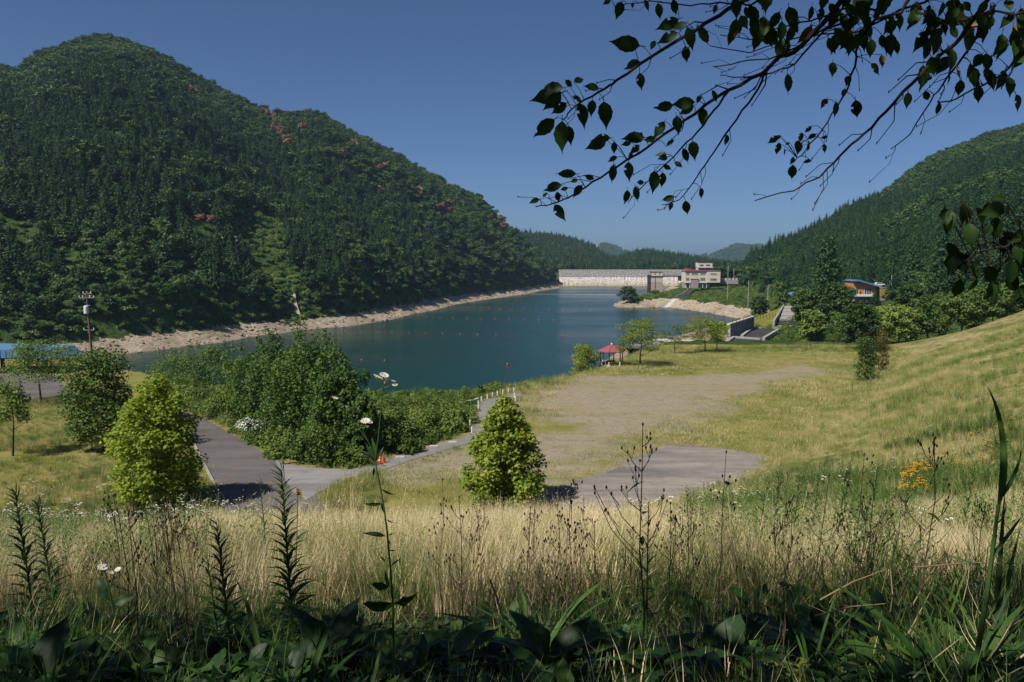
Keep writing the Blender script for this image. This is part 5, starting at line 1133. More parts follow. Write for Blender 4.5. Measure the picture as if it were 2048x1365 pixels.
def put(name, srcs, n, y0, y1, cond, s0, s1, lab, umin=-120, umax=2170, power=1.0, tilt=.12, edge=False):
    x, y, u = sample(n, y0, y1, umin, umax, power); z, s, l_, f, uu = Hf(x, y, True); k = cond(x, y, u, z, f, s) & (~l_); rd_ = np.minimum(np.minimum(sdf(x, y, ROAD_A), sdf(x, y, ROAD_B)), np.minimum(sdf(x, y, PATCH), sdf(x, y, PARK))); k &= (np.abs(rd_-.05) < .38) if edge else (rd_ > .25)
    x, y, z = x[k], y[k], z[k]; sc_ = rng.uniform(s0, s1, len(x))*(1+.5*fbm(x, y, 2.6+y*.06, 2, 55)+.45*fbm(x, y, 5.5, 2, 56)); tl = rng.normal(size=(len(x), 2))*tilt
    return scatter(name, srcs, np.stack([x, y, z-.03], 1), rng.random(len(x))*6.3, sc_, label=lab, tilt=tl)
side = lambda u: np.clip((u-1250)/500, 0, 1)
leftg = lambda u: np.clip((420-u)/350, 0, 1)
R_ = lambda n: rng.random(len(n))
put('tall_dry_grass', dry, 9000, 4.0, 22, lambda x, y, u, z, f, s: (f > 1) & (y > 5.3+.4*np.sin(u*.011)+R_(u)*1.4) & (R_(u) > side(u)*.6) & (R_(u) > leftg(u)*.35) & (fbm(x, y, 2.2, 2, 61) > -.55), .75, 1.2, 'dense tall straw coloured grass on the near bank', power=.6)
put('tall_dry_grass', dry, 9000, 20, 49, lambda x, y, u, z, f, s: (f > -1) & (R_(u) > side(u)*.85) & (R_(u) > leftg(u)*.7), .7, 1.15, 'tall straw coloured grass lower down the near bank')
put('bank_grass', grn, 2600, 5.2, 30, lambda x, y, u, z, f, s: (fbm(x, y, 1.6, 2, 62) > -.05+.0*u), .5, 1.15, 'green grass growing among the straw on the near bank', power=.5)
put('slope_grass', mixg, 16000, 10, 105, lambda x, y, u, z, f, s: (f > -1.5) & (R_(u) < .05+side(u)), .6, 1.25, 'mixed meadow grass on the right-hand slope', umin=1000, power=.8)
put('meadow_grass_cover', mixg+[grn[0]], 15000, 34, 92, lambda x, y, u, z, f, s: (u < 760) & (f < 6) & (fbm(x, y, 4, 2, 86) > -.3), .6, 1.25, 'unmown grass in the left part of the field', umax=770)
put('short_field_grass', shortg, 34000, 48, 135, lambda x, y, u, z, f, s: (f < 2) & (u > 700) & (sdf(x, y, GRAVEL)+fbm(x, y, 9, 3, 66)*7 > 1-R_(u)*3), .7, 1.7, 'thin short grass over the gravel field', umin=650, power=1)
put('bank_edge_grass', mixg+grn, 6500, 74, 150, lambda x, y, u, z, f, s: (u > 960) & (u < 1790) & (z > 8) & (y > np.interp(u, [960, 1040, 1100, 1180, 1250, 1400, 1560, 1790], [82, 84, 92, 107, 122, 128, 129, 126])) & (y < np.interp(u, [960, 1040, 1100, 1180, 1250, 1400, 1560, 1790], [90, 93, 102, 117, 136, 142, 144, 140])), 1.0, 1.9, 'tall rough grass along the lake edge of the field', umin=950, umax=1800)
put('bank_edge_grass', grn, 900, 55, 84, lambda x, y, u, z, f, s: (np.minimum(sdf(x, y, ROAD_B), sdf(x, y, ROAD_A)) < 1.6) & (u > 640), .8, 1.5, 'green grass tufts fringing the pale path', umin=600, umax=1100)
put('verge_grass', shortg+mixg[:1], 9000, 44, 95, lambda x, y, u, z, f, s: (fbm(x, y, 1.5, 3, 81) > -.15), .35, .95, 'grass creeping over the edges of the asphalt', umin=250, umax=1600, edge=True)
def weeds(name, seed, u, y, lab, n=9, h=.62, L=.085, mat='weedgreen'):
    r_ = np.random.default_rng(seed); P, T, B, N, S = [], [], [], [], []
    for i in range(n):
        a = r_.random()*6.28; q = .22*math.sqrt(r_.random()); hh = h*(.6+.5*r_.random()); lx, ly = r_.normal(size=2)*.14
        for k in range(22):
            t_ = (k+2)/24; z = hh*t_; b_ = k*2.4+a; d_ = np.array((math.cos(b_), math.sin(b_), .5)); d_ /= np.linalg.norm(d_); n_ = np.array((0, 0, 1.)); n_ -= d_*n_.dot(d_); n_ /= np.linalg.norm(n_)
            l_ = L*(1.2-.6*t_); P.append(np.array((q*math.cos(a)+lx*t_, q*math.sin(a)+ly*t_, z))+d_*l_*.5); T.append(np.cross(d_, n_)); B.append(d_); N.append(n_); S.append(l_)
        P.append(np.array((q*math.cos(a)+lx*.5, q*math.sin(a)+ly*.5, hh*.5))); d_ = np.array((lx, ly, hh)); d_ /= np.linalg.norm(d_); T.append(np.array((1., 0, 0))*.04); B.append(d_); N.append(np.array((0, 1., 0))); S.append(hh)
    V, F = place([(0, -.5, 0), (.15, 0, .02), (0, .5, -.04), (-.15, 0, .02)], [(0, 1, 2, 3)], *map(np.array, (P, T, B, N, S))); x = XU(u, y)
    return tag(link(name, np_mesh(name, V, F, M[mat]), None, (x, y, hz(x, y))), lab, None, None, 'stuff')
M['weedgreen'] = leafmat('leafy_weed_green', [(.04, .085, .015), (.075, .14, .024), (.13, .20, .04)], .8, .3, 6, .4)
M['weeddark'] = leafmat('russet_weed', [(.07, .06, .025), (.13, .085, .03), (.20, .12, .05)], .8, .2, 6, .4, tcol=(1, .9, .5))
wd = [weeds('leafy_weeds', 900+i, [60, 1600, 1750][i], 9+i*2, 'knot of leafy green weeds in the grass') for i in range(3)]
wr = [weeds('russet_weeds', 910, 640, 34, 'patch of russet brown weeds before the road', 12, .6, .06, 'weeddark')]
put('leafy_weeds', wd, 2300, 7, 47, lambda x, y, u, z, f, s: (R_(u) < 1-u/520) & (fbm(x, y, 3, 2, 89) > -.35), .6, 1.4, 'leafy green weeds in the left of the near bank', umax=520, power=.7)
put('leafy_weeds', wd, 1500, 22, 95, lambda x, y, u, z, f, s: (f > 0) & (fbm(x, y, 7, 3, 88) > .0), .5, 1.1, 'leafy green weeds in patches over the upper right slope', umin=1380, power=1)
put('leafy_weeds', wd, 1500, 6, 48, lambda x, y, u, z, f, s: (fbm(x, y, 3, 2, 84) > -.2), .7, 1.6, 'leafy green weeds over the right of the near bank', umin=1380, power=.6)
put('leafy_weeds', wd, 420, 5.5, 40, lambda x, y, u, z, f, s: (fbm(x, y, 2, 2, 85) > .12), .5, 1.0, 'leafy green weeds dotted through the dry grass', umin=400, umax=1400, power=.5)
put('russet_weeds', wr, 120, 30, 46, lambda x, y, u, z, f, s: u > 0, .7, 1.2, 'russet brown weeds in front of the road', umin=560, umax=730)
put('bank_edge_grass', grn, 1500, 58, 104, lambda x, y, u, z, f, s: (sdf(x, y, bankp) < 0) & (z > 8), 1.2, 2.4, 'long rough grass among the bushes of the lake bank', umin=330, umax=980)
# ---------------------------------------------------------------- flowers in the meadow
def daisy(r, petals, mat_p, mat_c, name, h, u, y, lab):
    m = MB(); m.tube([(0, 0, 0), (.02, .01, h*.6), (0, 0, h)], .0035, 4, 0)
    for k, (ox_, oy_, oz_) in enumerate([(0, 0, 0), (.06, .03, -.05), (-.05, .04, -.03)]):
        m.tube([(0, 0, h*.75), (ox_, oy_, h+oz_)], .0025, 3, 0)
        for i in range(petals):
            a = 2*PI*i/petals; c_, s_ = math.cos(a), math.sin(a); b = (ox_, oy_, h+oz_+.004)
            m.add([(b[0]+c_*r*.2, b[1]+s_*r*.2, b[2]), (b[0]+c_*r*.7-s_*r*.2, b[1]+s_*r*.7+c_*r*.2, b[2]), (b[0]+c_*r, b[1]+s_*r, b[2]-r*.1), (b[0]+c_*r*.7+s_*r*.2, b[1]+s_*r*.7-c_*r*.2, b[2])], [(0, 1, 2, 3)], 1)
        m.lathe([(r*.3, 0), (r*.22, r*.25), (.001, r*.3)], 6, 2, (ox_, oy_, h+oz_))
    x = XU(u, y); return tag(m.obj(name, [M['greenstem'], mat_p, mat_c], None, (x, y, hz(x, y))), lab, None, None, 'stuff')
dz = daisy(.030, 9, M['petal'], M['yellow'], 'white_daisies', .75, 205, 6.0, 'spray of small white daisies in the near left grass')
yf = daisy(.042, 8, M['yellow'], M['dark'], 'yellow_coneflowers', .70, 1850, 24, 'spray of yellow coneflowers on the right slope')
put('white_daisies', [dz], 900, 22, 50, lambda x, y, u, z, f, s: fbm(x, y, 3, 2, 70) > .0, .8, 1.5, 'white daisies scattered through the left meadow', umin=-20, umax=520)
put('white_daisies', [dz], 520, 7, 50, lambda x, y, u, z, f, s: (fbm(x, y, 3, 2, 71) > .1), .7, 1.2, 'white daisies dotted over the near bank', umin=600, umax=2048)
put('yellow_coneflowers', [yf], 60, 23, 30, lambda x, y, u, z, f, s: u > 0, .9, 1.4, 'patch of yellow coneflowers on the right slope', umin=1815, umax=1880)
put('yellow_coneflowers', [yf], 50, 26, 40, lambda x, y, u, z, f, s: u > 0, .9, 1.3, 'yellow coneflowers near the right edge of the slope', umin=1900, umax=2040)
put('yellow_coneflowers', [yf], 40, 46, 60, lambda x, y, u, z, f, s: u > 0, .9, 1.4, 'yellow coneflowers in the left meadow', umin=10, umax=90)

# ---------------------------------------------------------------- leaf shapes
def leafmesh(name, ws, mat, holes=(), curl=.12, fold=.18, petiole=.18, wave=0.0):
    """ws: half-widths along a leaf of length 1 on +Y, normal +Z"""
    n = len(ws)-1; V = []; F = []
    for i, w in enumerate(ws):
        t = i/n; z = -curl*t*t
        wv = .05*wave*math.sin(t*11)*math.sin(t*PI); w1 = w*(1+.12*wave*math.sin(t*17)); w2 = w*(1+.12*wave*math.sin(t*15+2))
        V += [(-w1, t, z+fold*w+wv), (-w*.5, t, z+fold*w*.62+wv*.3), (0, t, z), (w*.5, t, z+fold*w*.62-wv*.3), (w2, t, z+fold*w-wv)]
    for i in range(n):
        for j in range(4):
            if (i, j) in holes: continue
            F.append((i*5+j, i*5+j+1, (i+1)*5+j+1, (i+1)*5+j))
    m = MB().add(V, F)
    if petiole: m.tube([(0, -petiole, petiole*.25), (0, -petiole*.4, petiole*.02), (0, .02, 0)], .012, 4, 0)
    return m.mesh(name, mat, True)
cw = [0.0, .15, .235, .28, .295, .28, .235, .165, .075, .025, 0.0]; cw = [w*.84 for w in cw]; cj = [w*(1+.05*(-1)**i) for i, w in enumerate(cw)]
CH = [leafmesh('leaf', cj, M['cherryleaf'], (), .15, .2), leafmesh('leaf', cj, M['cherryleaf'], ((7, 3),), .25, .3), leafmesh('leaf', [w*.85 for w in cj], M['cherryleaf'], ((8, 0), (8, 1)), -.1, .4), leafmesh('leaf', cw, M['cherryleaf'], ((3, 3),), .35, .1)]
CHY = leafmesh('leaf', cw, M['yellowleaf'], ((5, 0),), .2, .3)
DK = [leafmesh('leaf', [.02, .10, .17, .21, .23, .22, .19, .13, .06, 0], M['dockleaf'], (), .35, .25, .25, 1), leafmesh('leaf', [.02, .07, .11, .14, .15, .14, .12, .08, .04, 0], M['dockleaf'], (), .5, .35, .2, 1), leafmesh('leaf', [.05, .22, .31, .35, .36, .34, .28, .2, .1, 0], M['dockleaf'], (), .25, .15, .3, 1)]
LN = [leafmesh('leaf', [.01, .05, .075, .08, .072, .055, .03, 0], M['blade'], (), .45, .3, .0), leafmesh('leaf', [.01, .07, .10, .105, .09, .06, .03, 0], M['dockleaf'], (), .3, .3, .05)]
def bladem(name, w, curl, mat, k=10):
    V = []; F = []
    for i in range(k+1):
        t = i/k; hw = w*(math.sin(min(1, t*3+.25)*PI/2))*(1-t**2.2); a = curl*t; y = t*math.cos(a*.55); z = -math.sin(a*.55)*t*.9
        V += [(-hw, y, z+hw*.35), (0, y, z), (hw, y, z+hw*.35)]
    for i in range(k):
        for j in range(2): F.append((i*3+j, i*3+j+1, (i+1)*3+j+1, (i+1)*3+j))
    return MB().add(V, F).mesh(name, mat, True)
BL = [bladem('leaf', .020, .9, M['blade']), bladem('leaf', .022, 1.6, M['blade']), bladem('leaf', .018, .4, M['blade']), bladem('leaf', .030, 1.1, M['blade'])]
def orient(o, p0, dirv, nrm, L):
    Y = Vector(dirv).normalized(); Z = Vector(nrm); Z = (Z - Y*Z.dot(Y));
    if Z.length < 1e-4: Z = Y.orthogonal()
    Z.normalize(); X = Y.cross(Z); m = Matrix((X, Y, Z)).transposed().to_4x4()
    o.matrix_local = Matrix.Translation(p0) @ m @ Matrix.Scale(L, 4)
def px_leaf(par, off, b, t, y, me, nrm=None, dy=0.0):
    """a leaf from pixel b to pixel t, about y metres away; off = location of the parent"""
    B_ = Vector(at_y(b[0], b[1], y)); T_ = Vector(at_y(t[0], t[1], y+dy)); d = T_-B_; o = link('leaf', me, par)
    n = nrm or Vector((random.uniform(-.7, .7), -1, random.uniform(-.5, .9))); orient(o, B_-Vector(off), d, n, d.length*1.02); return o

# ---------------------------------------------------------------- overhanging cherry tree
TB = Vector((3.1, -1.6, hz(3.1, -1.6))); ch = empty('cherry_tree', TB, 0, 'cherry tree overhead whose leafy branches hang into the top right of the picture', 'tree')
tk = MB(); FORK = Vector((2.7, -1.1, 31.4)); tk.tube([(0, 0, -.3), (-.05, .05, .9), tuple(FORK-TB)], [.20, .16, .13], 10); tk.obj('trunk', M['bark'], ch)
brs = []
def branch(pts, y0, y1, r0, r1, parent_pts=True, twigs=6, seed=0, join=None):
    """pts from the outer end inward are given tip last; y runs y0 (thick end) to y1 (tip)"""
    n = len(pts); P = [Vector(at_y(u, v, y0+(y1-y0)*i/(n-1)))-TB for i, (u, v) in enumerate(pts)]
    if join is not None: P = [Vector(join)-TB] + P
    # finer, slightly kinked path
    Q = []; r_ = random.Random(seed)
    for i in range(len(P)-1):
        for k in range(3): Q.append(P[i].lerp(P[i+1], k/3)+Vector((r_.uniform(-1, 1), 0, r_.uniform(-1, 1)))*.004*(k > 0))
    Q.append(P[-1]); m = MB(); N_ = len(Q); rad = [(r0+(r1-r0)*(i/(N_-1))**.8)*.8 for i in range(N_)]; m.tube(Q, rad, 6)
    for i in range(twigs):
        k = r_.randrange(N_//3, N_-1); a = r_.choice((-1, 1)); d = (Q[min(k+1, N_-1)]-Q[k-1]).normalized(); side_ = Vector((-d.z, 0, d.x))*a; L = r_.uniform(.03, .13)
        e1 = Q[k]+(d*.6+side_*.6+Vector((0, r_.uniform(-.3, .3), 0)))*L*.5; e2 = e1+(d+side_*r_.uniform(-.1, .4))*L*.6; m.tube([Q[k], e1, e2], [rad[k]*.45, rad[k]*.35, .0012], 4)
        m.lathe([(.0013, -.003), (.0018, .002), (.0005, .006)], 4, 0, tuple(e2))
    o = m.obj('branch', M['cherrybark'], ch); o['_q'] = 0; brs.append((o, Q, y0, y1)); return o
F0 = tuple(FORK); Z5 = lambda x, y: (1040+x/3.1017, y/3.1017); Z6 = lambda x, y: (1500+x/2.2756, y/2.2756)
B1 = branch([(1640, -60), (1491, 0), (1440, 31), (1362, 77), (1304, 113), (1233, 161), (1208, 179), (1169, 200), (1143, 219), (1127, 240)], 2.5, 2.9, .011, .003, twigs=9, seed=1, join=(1.9, .6, 31.75))
B2 = branch([(1700, -20), (1645, 48), (1588, 105), (1560, 113), (1524, 148), (1459, 180), (1411, 210), (1346, 258), (1298, 293), (1233, 335), (1185, 364), (1137, 396), (1104, 408), (1071, 414)], 2.6, 3.0, .013, .0025, twigs=12, seed=2, join=(2.0, .6, 31.75))
B3 = branch([(1459, 180), (1427, 222), (1395, 264), (1362, 297), (1314, 345), (1279, 380), (1256, 406)], 2.72, 2.9, .0055, .0018, twigs=5, seed=3)
B4 = branch([(1533, 140), (1525, 160), (1498, 206), (1459, 258), (1427, 306), (1401, 342), (1378, 377), (1359, 400), (1324, 410)], 2.66, 2.8, .006, .0018, twigs=6, seed=4)
B5 = branch([(1995, -30), (1975, 0), (1922, 75), (1887, 105), (1825, 167), (1772, 224), (1728, 268), (1693, 299), (1654, 338), (1627, 360), (1588, 382), (1509, 402)], 2.2, 2.5, .0095, .0022, twigs=14, seed=5, join=(2.3, .6, 31.6))
B6 = branch([(1830, -20), (1803, 26), (1750, 40), (1715, 80), (1713, 114), (1698, 171), (1676, 211), (1645, 259), (1610, 303), (1588, 325)], 2.5, 2.7, .008, .002, twigs=8, seed=6, join=(2.2, .6, 31.7))
B7 = branch([(2075, 60), (2040, 110), (2018, 136), (1966, 171), (1913, 198), (1875, 205)], 2.3, 2.4, .006, .0025, twigs=6, seed=7, join=(2.5, .7, 31.3))
B8 = branch([(1990, 10), (1948, 83), (1915, 130), (1887, 167), (1860, 206), (1821, 268), (1781, 299)], 2.25, 2.4, .006, .0018, twigs=8, seed=8)
B9 = branch([(1850, 5), (1800, 20), (1711, 66), (1660, 68), (1610, 72), (1500, 106), (1420, 92)], 2.6, 2.9, .006, .002, twigs=10, seed=9, join=(2.2, .7, 31.7))
B10 = branch([(1760, -20), (1700, 25), (1600, 92), (1540, 118), (1480, 124), (1425, 134)], 2.6, 2.9, .006, .002, twigs=10, seed=10)
B11 = branch([(1700, 40), (1650, 60), (1590, 128), (1545, 146), (1470, 155), (1440, 151)], 2.5, 2.8, .005, .002, twigs=8, seed=11)
B12 = branch([(1790, -10), (1760, 24), (1712, 12), (1660, 30), (1600, 45), (1545, 60), (1500, 80), (1440, 70)], 2.6, 2.9, .006, .002, twigs=10, seed=12)
B13 = branch([(2080, 470), (2048, 478), (2010, 495), (1975, 500), (1940, 515), (1905, 545)], 1.9, 2.0, .007, .002, twigs=5, seed=13, join=(2.6, .5, 30.4))
B14 = branch([(2090, 10), (2030, 30), (1980, 22), (1930, 40), (1880, 48), (1830, 20)], 2.3, 2.5, .006, .002, twigs=8, seed=14)
B15 = branch([(1560, -40), (1500, 12), (1440, 5), (1380, 12), (1300, 2), (1230, 14)], 2.6, 2.9, .005, .002, twigs=4, seed=15)
L5 = [[630,10,600,115],[770,0,805,70],[855,20,872,120],[945,0,975,95],[700,15,697,55],[560,0,525,20],[985,120,850,185],[1030,140,945,185],[980,205,848,255],[835,255,812,308],[745,285,560,258],[690,240,748,290],[1035,170,1080,310],[1110,165,1170,280],[1025,285,1035,390],[745,385,635,420],[742,452,755,560],[270,545,110,560],[260,575,70,620],[255,580,150,680],[280,500,330,540],[335,510,400,485],[490,550,400,530],[325,600,395,625],[290,640,190,710],[215,740,85,850],[262,750,252,945],[300,780,315,900],[370,640,415,775],[450,620,440,720],[520,630,540,790],[1325,160,1300,290],[1220,30,1200,90],[1085,635,940,650],[950,655,835,670],[1120,590,1100,650],[1190,560,1215,640],[1080,655,985,710],[970,720,985,830],[1135,670,1130,795],[895,755,835,850],[770,855,640,855],[745,825,770,850],[560,855,455,855],[535,870,415,920],[585,880,583,955],[690,880,640,900],[740,900,690,950],[840,860,770,870],[690,940,680,1000],[605,975,540,1000],[580,1020,570,1135],[672,1005,677,1115],[350,1080,225,1085],[460,1110,395,1090],[360,1115,310,1130],[385,1150,330,1220],[260,1150,140,1175],[300,1165,250,1180],[230,1190,240,1260],[170,1200,130,1220],[120,1235,55,1265],[215,1270,270,1360],[910,910,960,865],[1010,920,1040,1010],[1070,875,1085,990],[910,960,835,950],[915,975,860,985],[890,1025,940,1055],[960,1005,1010,1045],[835,1060,830,1195],[885,1070,885,1165],[770,1135,720,1130],[715,1155,735,1250],[665,1180,655,1270],[1280,835,1282,910],[1120,1165,1130,1235],[960,1220,880,1245],[940,1250,930,1310],[1025,1245,1040,1335],[1440,130,1480,200],[1520,110,1505,245]]
L6 = [[60,75,60,180],[0,85,45,150],[170,335,170,430],[375,285,378,345],[350,450,325,490,1],[390,465,390,535],[480,455,490,545],[600,250,605,305,1],[550,290,600,335],[450,345,440,390],[430,405,420,445],[720,420,715,495],[860,465,845,525],[795,415,810,455],[840,100,785,180],[870,40,860,75],[910,0,890,40],[845,190,840,250],[905,340,905,390],[830,350,800,370],[1070,310,1110,390],[1210,430,1240,505],[1160,320,1145,400],[1180,350,1190,440],[130,620,80,655],[130,650,128,710],[155,680,152,710],[140,620,110,630],[235,605,230,640],[280,575,250,605],[300,610,260,640],[220,640,220,700],[265,655,265,690],[335,655,345,695],[350,625,325,628],[200,715,185,750],[280,735,238,735],[195,750,190,820],[180,650,160,660],[1160,940,1060,975],[1160,910,1110,890],[1100,1025,1075,1070],[935,1160,910,1250],[1000,1170,950,1170],[1090,1160,1095,1200,1],[1200,1120,1240,1200],[1080,1210,1120,1300],[1190,1180,1180,1300],[960,1270,930,1360],[1247,1050,1200,1100],[1140,1200,1090,1260],[1200,1000,1247,1040],[1010,1200,1040,1270],[1150,1060,1220,1090],[940,310,960,350,1],[1220,110,1210,190,1]]
def nearest_branch(p):
    best = None
    for o, Q, a, b in brs:
        for q in Q:
            dd = ((q+TB)-p).length
            if best is None or dd < best[0]: best = (dd, o, q+TB)
    return best
def ch_leaf(bx, by, tx, ty, yel=0, wide=1.0):
    best = None
    for o, Q, a, b in brs:
        for q in Q:
            w = q+TB; pu_, pv_ = proj(w.x, w.y, w.z); dd = math.hypot(pu_-bx, pv_-by)
            if best is None or dd < best[0]: best = (dd, o, w)
    dd, o, w = best; y = w.y + random.uniform(-.05, .05)
    B_ = Vector(at_y(bx, by, y)); T_ = Vector(at_y(tx, ty, y+random.uniform(-.03, .03)))
    lf = link('leaf', CHY if yel else random.choice(CH+[CH[0], CH[0]]), o); d = T_-B_
    orient(lf, B_-TB, d, Vector((random.uniform(-.5, .5), -1, random.uniform(-.3, .5))), d.length*1.08)
    if .01 < (w-B_).length < .16:      # leaf stalk back to its twig
        MB().tube([w-TB, (w-TB).lerp(B_-TB, .5)+Vector((0, 0, .006)), B_-TB], [.0016, .0012, .001], 3).obj('stalk', M['cherrybark'], ch)
for q in L5: a = Z5(q[0], q[1]); b = Z5(q[2], q[3]); ch_leaf(*a, *b)
for q in L6: a = Z6(q[0], q[1]); b = Z6(q[2], q[3]); ch_leaf(*a, *b, yel=len(q) > 4)
rr_ = random.Random(5)
for i in range(166):
    if i >= 140: u, v = rr_.uniform(1885, 2060), rr_.uniform(395, 580)
    elif i < 62: u, v = rr_.uniform(1470, 1790), rr_.uniform(-15, 80)
    elif i < 134: u, v = rr_.uniform(1830, 2060), rr_.triangular(-15, 190, 20)
    else: u, v = rr_.uniform(1650, 1900), rr_.uniform(-20, 40)
    a = rr_.uniform(-2.4, -.7); L = rr_.uniform(28, 50); ch_leaf(u, v, u+L*math.cos(a)*.8, v-L*math.sin(a), rr_.random() < .05)
# the crown above and behind the camera: out of the picture, shades the foreground
n = 120000; X = rng.uniform(-10, 8, n); Y = rng.uniform(-6, 3.4, n); Zz = rng.uniform(31.2, 34.6, n)
dn = fbm(X-.62*(Zz-31), Y-.5*(Zz-31), 1.25, 2, 90); k = (Zz > 30.75+.46*np.maximum(Y, 0)+.12)
for (lx, ly, lz, lr) in ((-.50, 3.1, 29.45, .42), (-1.34, 2.6, 28.98, .3), (-1.15, 4.2, 28.74, .35), (1.5, 3.0, 28.8, .45), (-2.4, 3.2, 28.7, .35), (.3, 2.6, 28.8, .22), (.87, 3.1, 28.73, .2)):
    q_ = (Zz-lz)/SUN.z; k &= np.hypot(X-lx-SUN.x*q_, Y-ly-SUN.y*q_) > lr  # gaps cut through the unseen crown toward the sun, to light chosen plants
k &= (dn > np.where((X > -4) & (Y > -.5), -.24, -.12)) & ((X < 7.5)) & (Y < 2.9-.0*X)
P = np.stack([X, Y, Zz], 1)[k]; T, B, N = frames(len(P), .4)
V, F = place([(0, -.5, 0), (.27, 0, .06), (0, .55, -.05), (-.27, 0, .06)], [(0, 1, 2, 3)], P-np.array(TB), T, B, N, rng.uniform(.10, .15, len(P)))
o = link('crown', np_mesh('crown', V, F, M['cherryleaf']), ch); o['kind'] = 'stuff'
m = MB(); lb = random.Random(3)
for i in range(22):
    a = 2*PI*i/22; e_ = Vector((lb.uniform(-7, 6), lb.uniform(-5, 1.5), lb.uniform(32., 34))) - TB; s_ = FORK-TB; m.tube([s_, s_.lerp(e_, .5)+Vector((0, 0, .35)), e_], [.06, .035, .01], 6)
m.obj('limbs', M['bark'], ch)

# ---------------------------------------------------------------- near plants
def gnd(u, y): x = XU(u, y); return Vector((x, y, hz(x, y)))
def vofg(u, y): g = gnd(u, y); return proj(g.x, g.y, g.z)[1]
# tall fleabane
def pxplant(name, y, base_u, stems, leaves, lab, cat, flowers=(), smat='greenstem', lm=LN[1], r=.004, org=(0, 0), sc=1.0, petm='petal'):
    g = gnd(base_u, y); e = empty(name, g, 0, lab, cat)
    tr = lambda p: (org[0]+p[0]/sc, org[1]+p[1]/sc)
    for s_, r0 in stems:
        P = [Vector(at_y(*tr(p), y))-g for p in s_]
        if r0 > r*.9: P = [Vector((P[0].x, 0, -.02))]+P
        MB().tube(P, [r0*(1-.6*i/len(P)) for i in range(len(P))], 5).obj('stem', M[smat], e)
    for q in leaves: px_leaf(e, g, tr(q[:2]), tr(q[2:4]), y, q[4] if len(q) > 4 else lm)
    for (u, v, rr2) in flowers:
        c_ = Vector(at_y(*tr((u, v)), y))-g; m = MB()
        for i in range(14):
            a = 2*PI*i/14; m.add([(0, 0, 0), (math.cos(a-.15)*rr2, math.sin(a-.15)*rr2, rr2*.35), (math.cos(a)*rr2*1.15, math.sin(a)*rr2*1.15, rr2*.2), (math.cos(a+.15)*rr2, math.sin(a+.15)*rr2, rr2*.35)], [(0, 1, 2, 3)])
        m.lathe([(rr2*.35, -rr2*.2), (rr2*.4, rr2*.1), (rr2*.1, rr2*.3)], 8, 1); o = m.obj('flower', [M[petm], M['yellow'] if petm == 'petal' else M['dark']], e, c_); o.rotation_euler = (random.uniform(.2, 1.0), random.uniform(-.6, .6), random.random()*3)
    return e
pxplant('fleabane', 3.1, 785, [([(310, 960), (303, 800), (290, 640), (275, 480), (262, 370), (240, 240), (215, 120), (205, 60)], .0055), ([(205, 60), (225, -80), (245, -300), (258, -440), (250, -410)], .003), ([(205, 60), (170, -40), (130, -120), (150, -150)], .0025), ([(258, -360), (215, -410)], .002), ([(258, -360), (318, -390)], .002), ([(262, -380), (258, -420)], .002), ([(170, -40), (60, -200), (-30, -290)], .002)],
        [(205, 95, 140, 85), (200, 100, 195, 165), (245, 230, 315, 280), (245, 315, 130, 332), (240, 310, 268, 385), (275, 410, 312, 432), (265, 505, 130, 475), (280, 500, 318, 488), (285, 530, 300, 562), (290, 590, 328, 590), (265, 655, 232, 615), (300, 680, 348, 632), (290, 800, 250, 710), (285, 800, 176, 800, DK[0]), (310, 900, 125, 945, DK[0]), (320, 900, 442, 876, DK[0]), (210, 60, 120, -10), (208, 50, 190, -70), (215, 60, 250, -30), (206, 70, 235, 10), (205, 70, 150, -30)],
        'tall fleabane with white flower heads reaching up over the lake', 'wildflower',
        [(215, -425, .016), (232, -418, .014), (258, -432, .018), (272, -408, .013), (322, -378, .011), (312, -400, .010), (262, -390, .013), (150, -165, .018), (170, -160, .014), (135, -160, .012), (-30, -300, .012)], org=(680, 900), sc=2.9257)
# spiky narrow leaved plants
def spiky(u, vt, y, n, lab, L=.12, lean=0.0, mesh=None):
    g = gnd(u, y); top = Vector(at_y(u+lean, vt, y))-g; e = empty('lily_plant', g, 0, lab, 'wild plant'); MB().tube([(0, 0, -.02), tuple(top*.5), tuple(top)], [.006, .005, .002], 6).obj('stem', M['greenstem'], e)
    for i in range(n):
        t_ = (i+1)/n; a = i*2.4; p = top*(.12+.88*t_); up_ = .9+1.6*t_; o = link('leaf', mesh or LN[0], e); l_ = L*(1.15-.65*t_)*random.uniform(.85, 1.15); orient(o, p, (math.cos(a), math.sin(a), up_*.7), (0, 0, 1) if t_ < .9 else (1, 0, .2), l_)
    return e
spiky(568, 938, 3.9, 130, 'tall spiky leaved plant with dark top rising before the asphalt road', .13, -6)
spiky(438, 1052, 3.3, 84, 'spiky leaved plant left of the taller spiky one', .11, -4)
spiky(415, 1120, 3.2, 44, 'small spiky shoot beside the left spiky plant', .09)
spiky(520, 962, 7.5, 40, 'pale feathery plant between the spiky plants and the road', .13)
spiky(30, 985, 4.6, 90, 'bushy narrow leaved plant at the far left edge', .14)
spiky(75, 1010, 5.0, 80, 'second narrow leaved plant near the left edge', .13)
spiky(1305, 1010, 3.6, 30, 'short spiky plant at the foot of the dark aster', .08, -8)
for i, (u, v, y) in enumerate([(1560, 935, 11), (1640, 930, 12), (1700, 925, 12.5), (1600, 955, 10), (1755, 945, 13), (1820, 970, 10), (1530, 985, 9), (1950, 930, 12), (1690, 960, 9)]):
    o = spiky(u, v, y, 40, 'bushy blue-green weed among the grass of the right slope', .20); o['group'] = 'bushy weeds on the right slope'
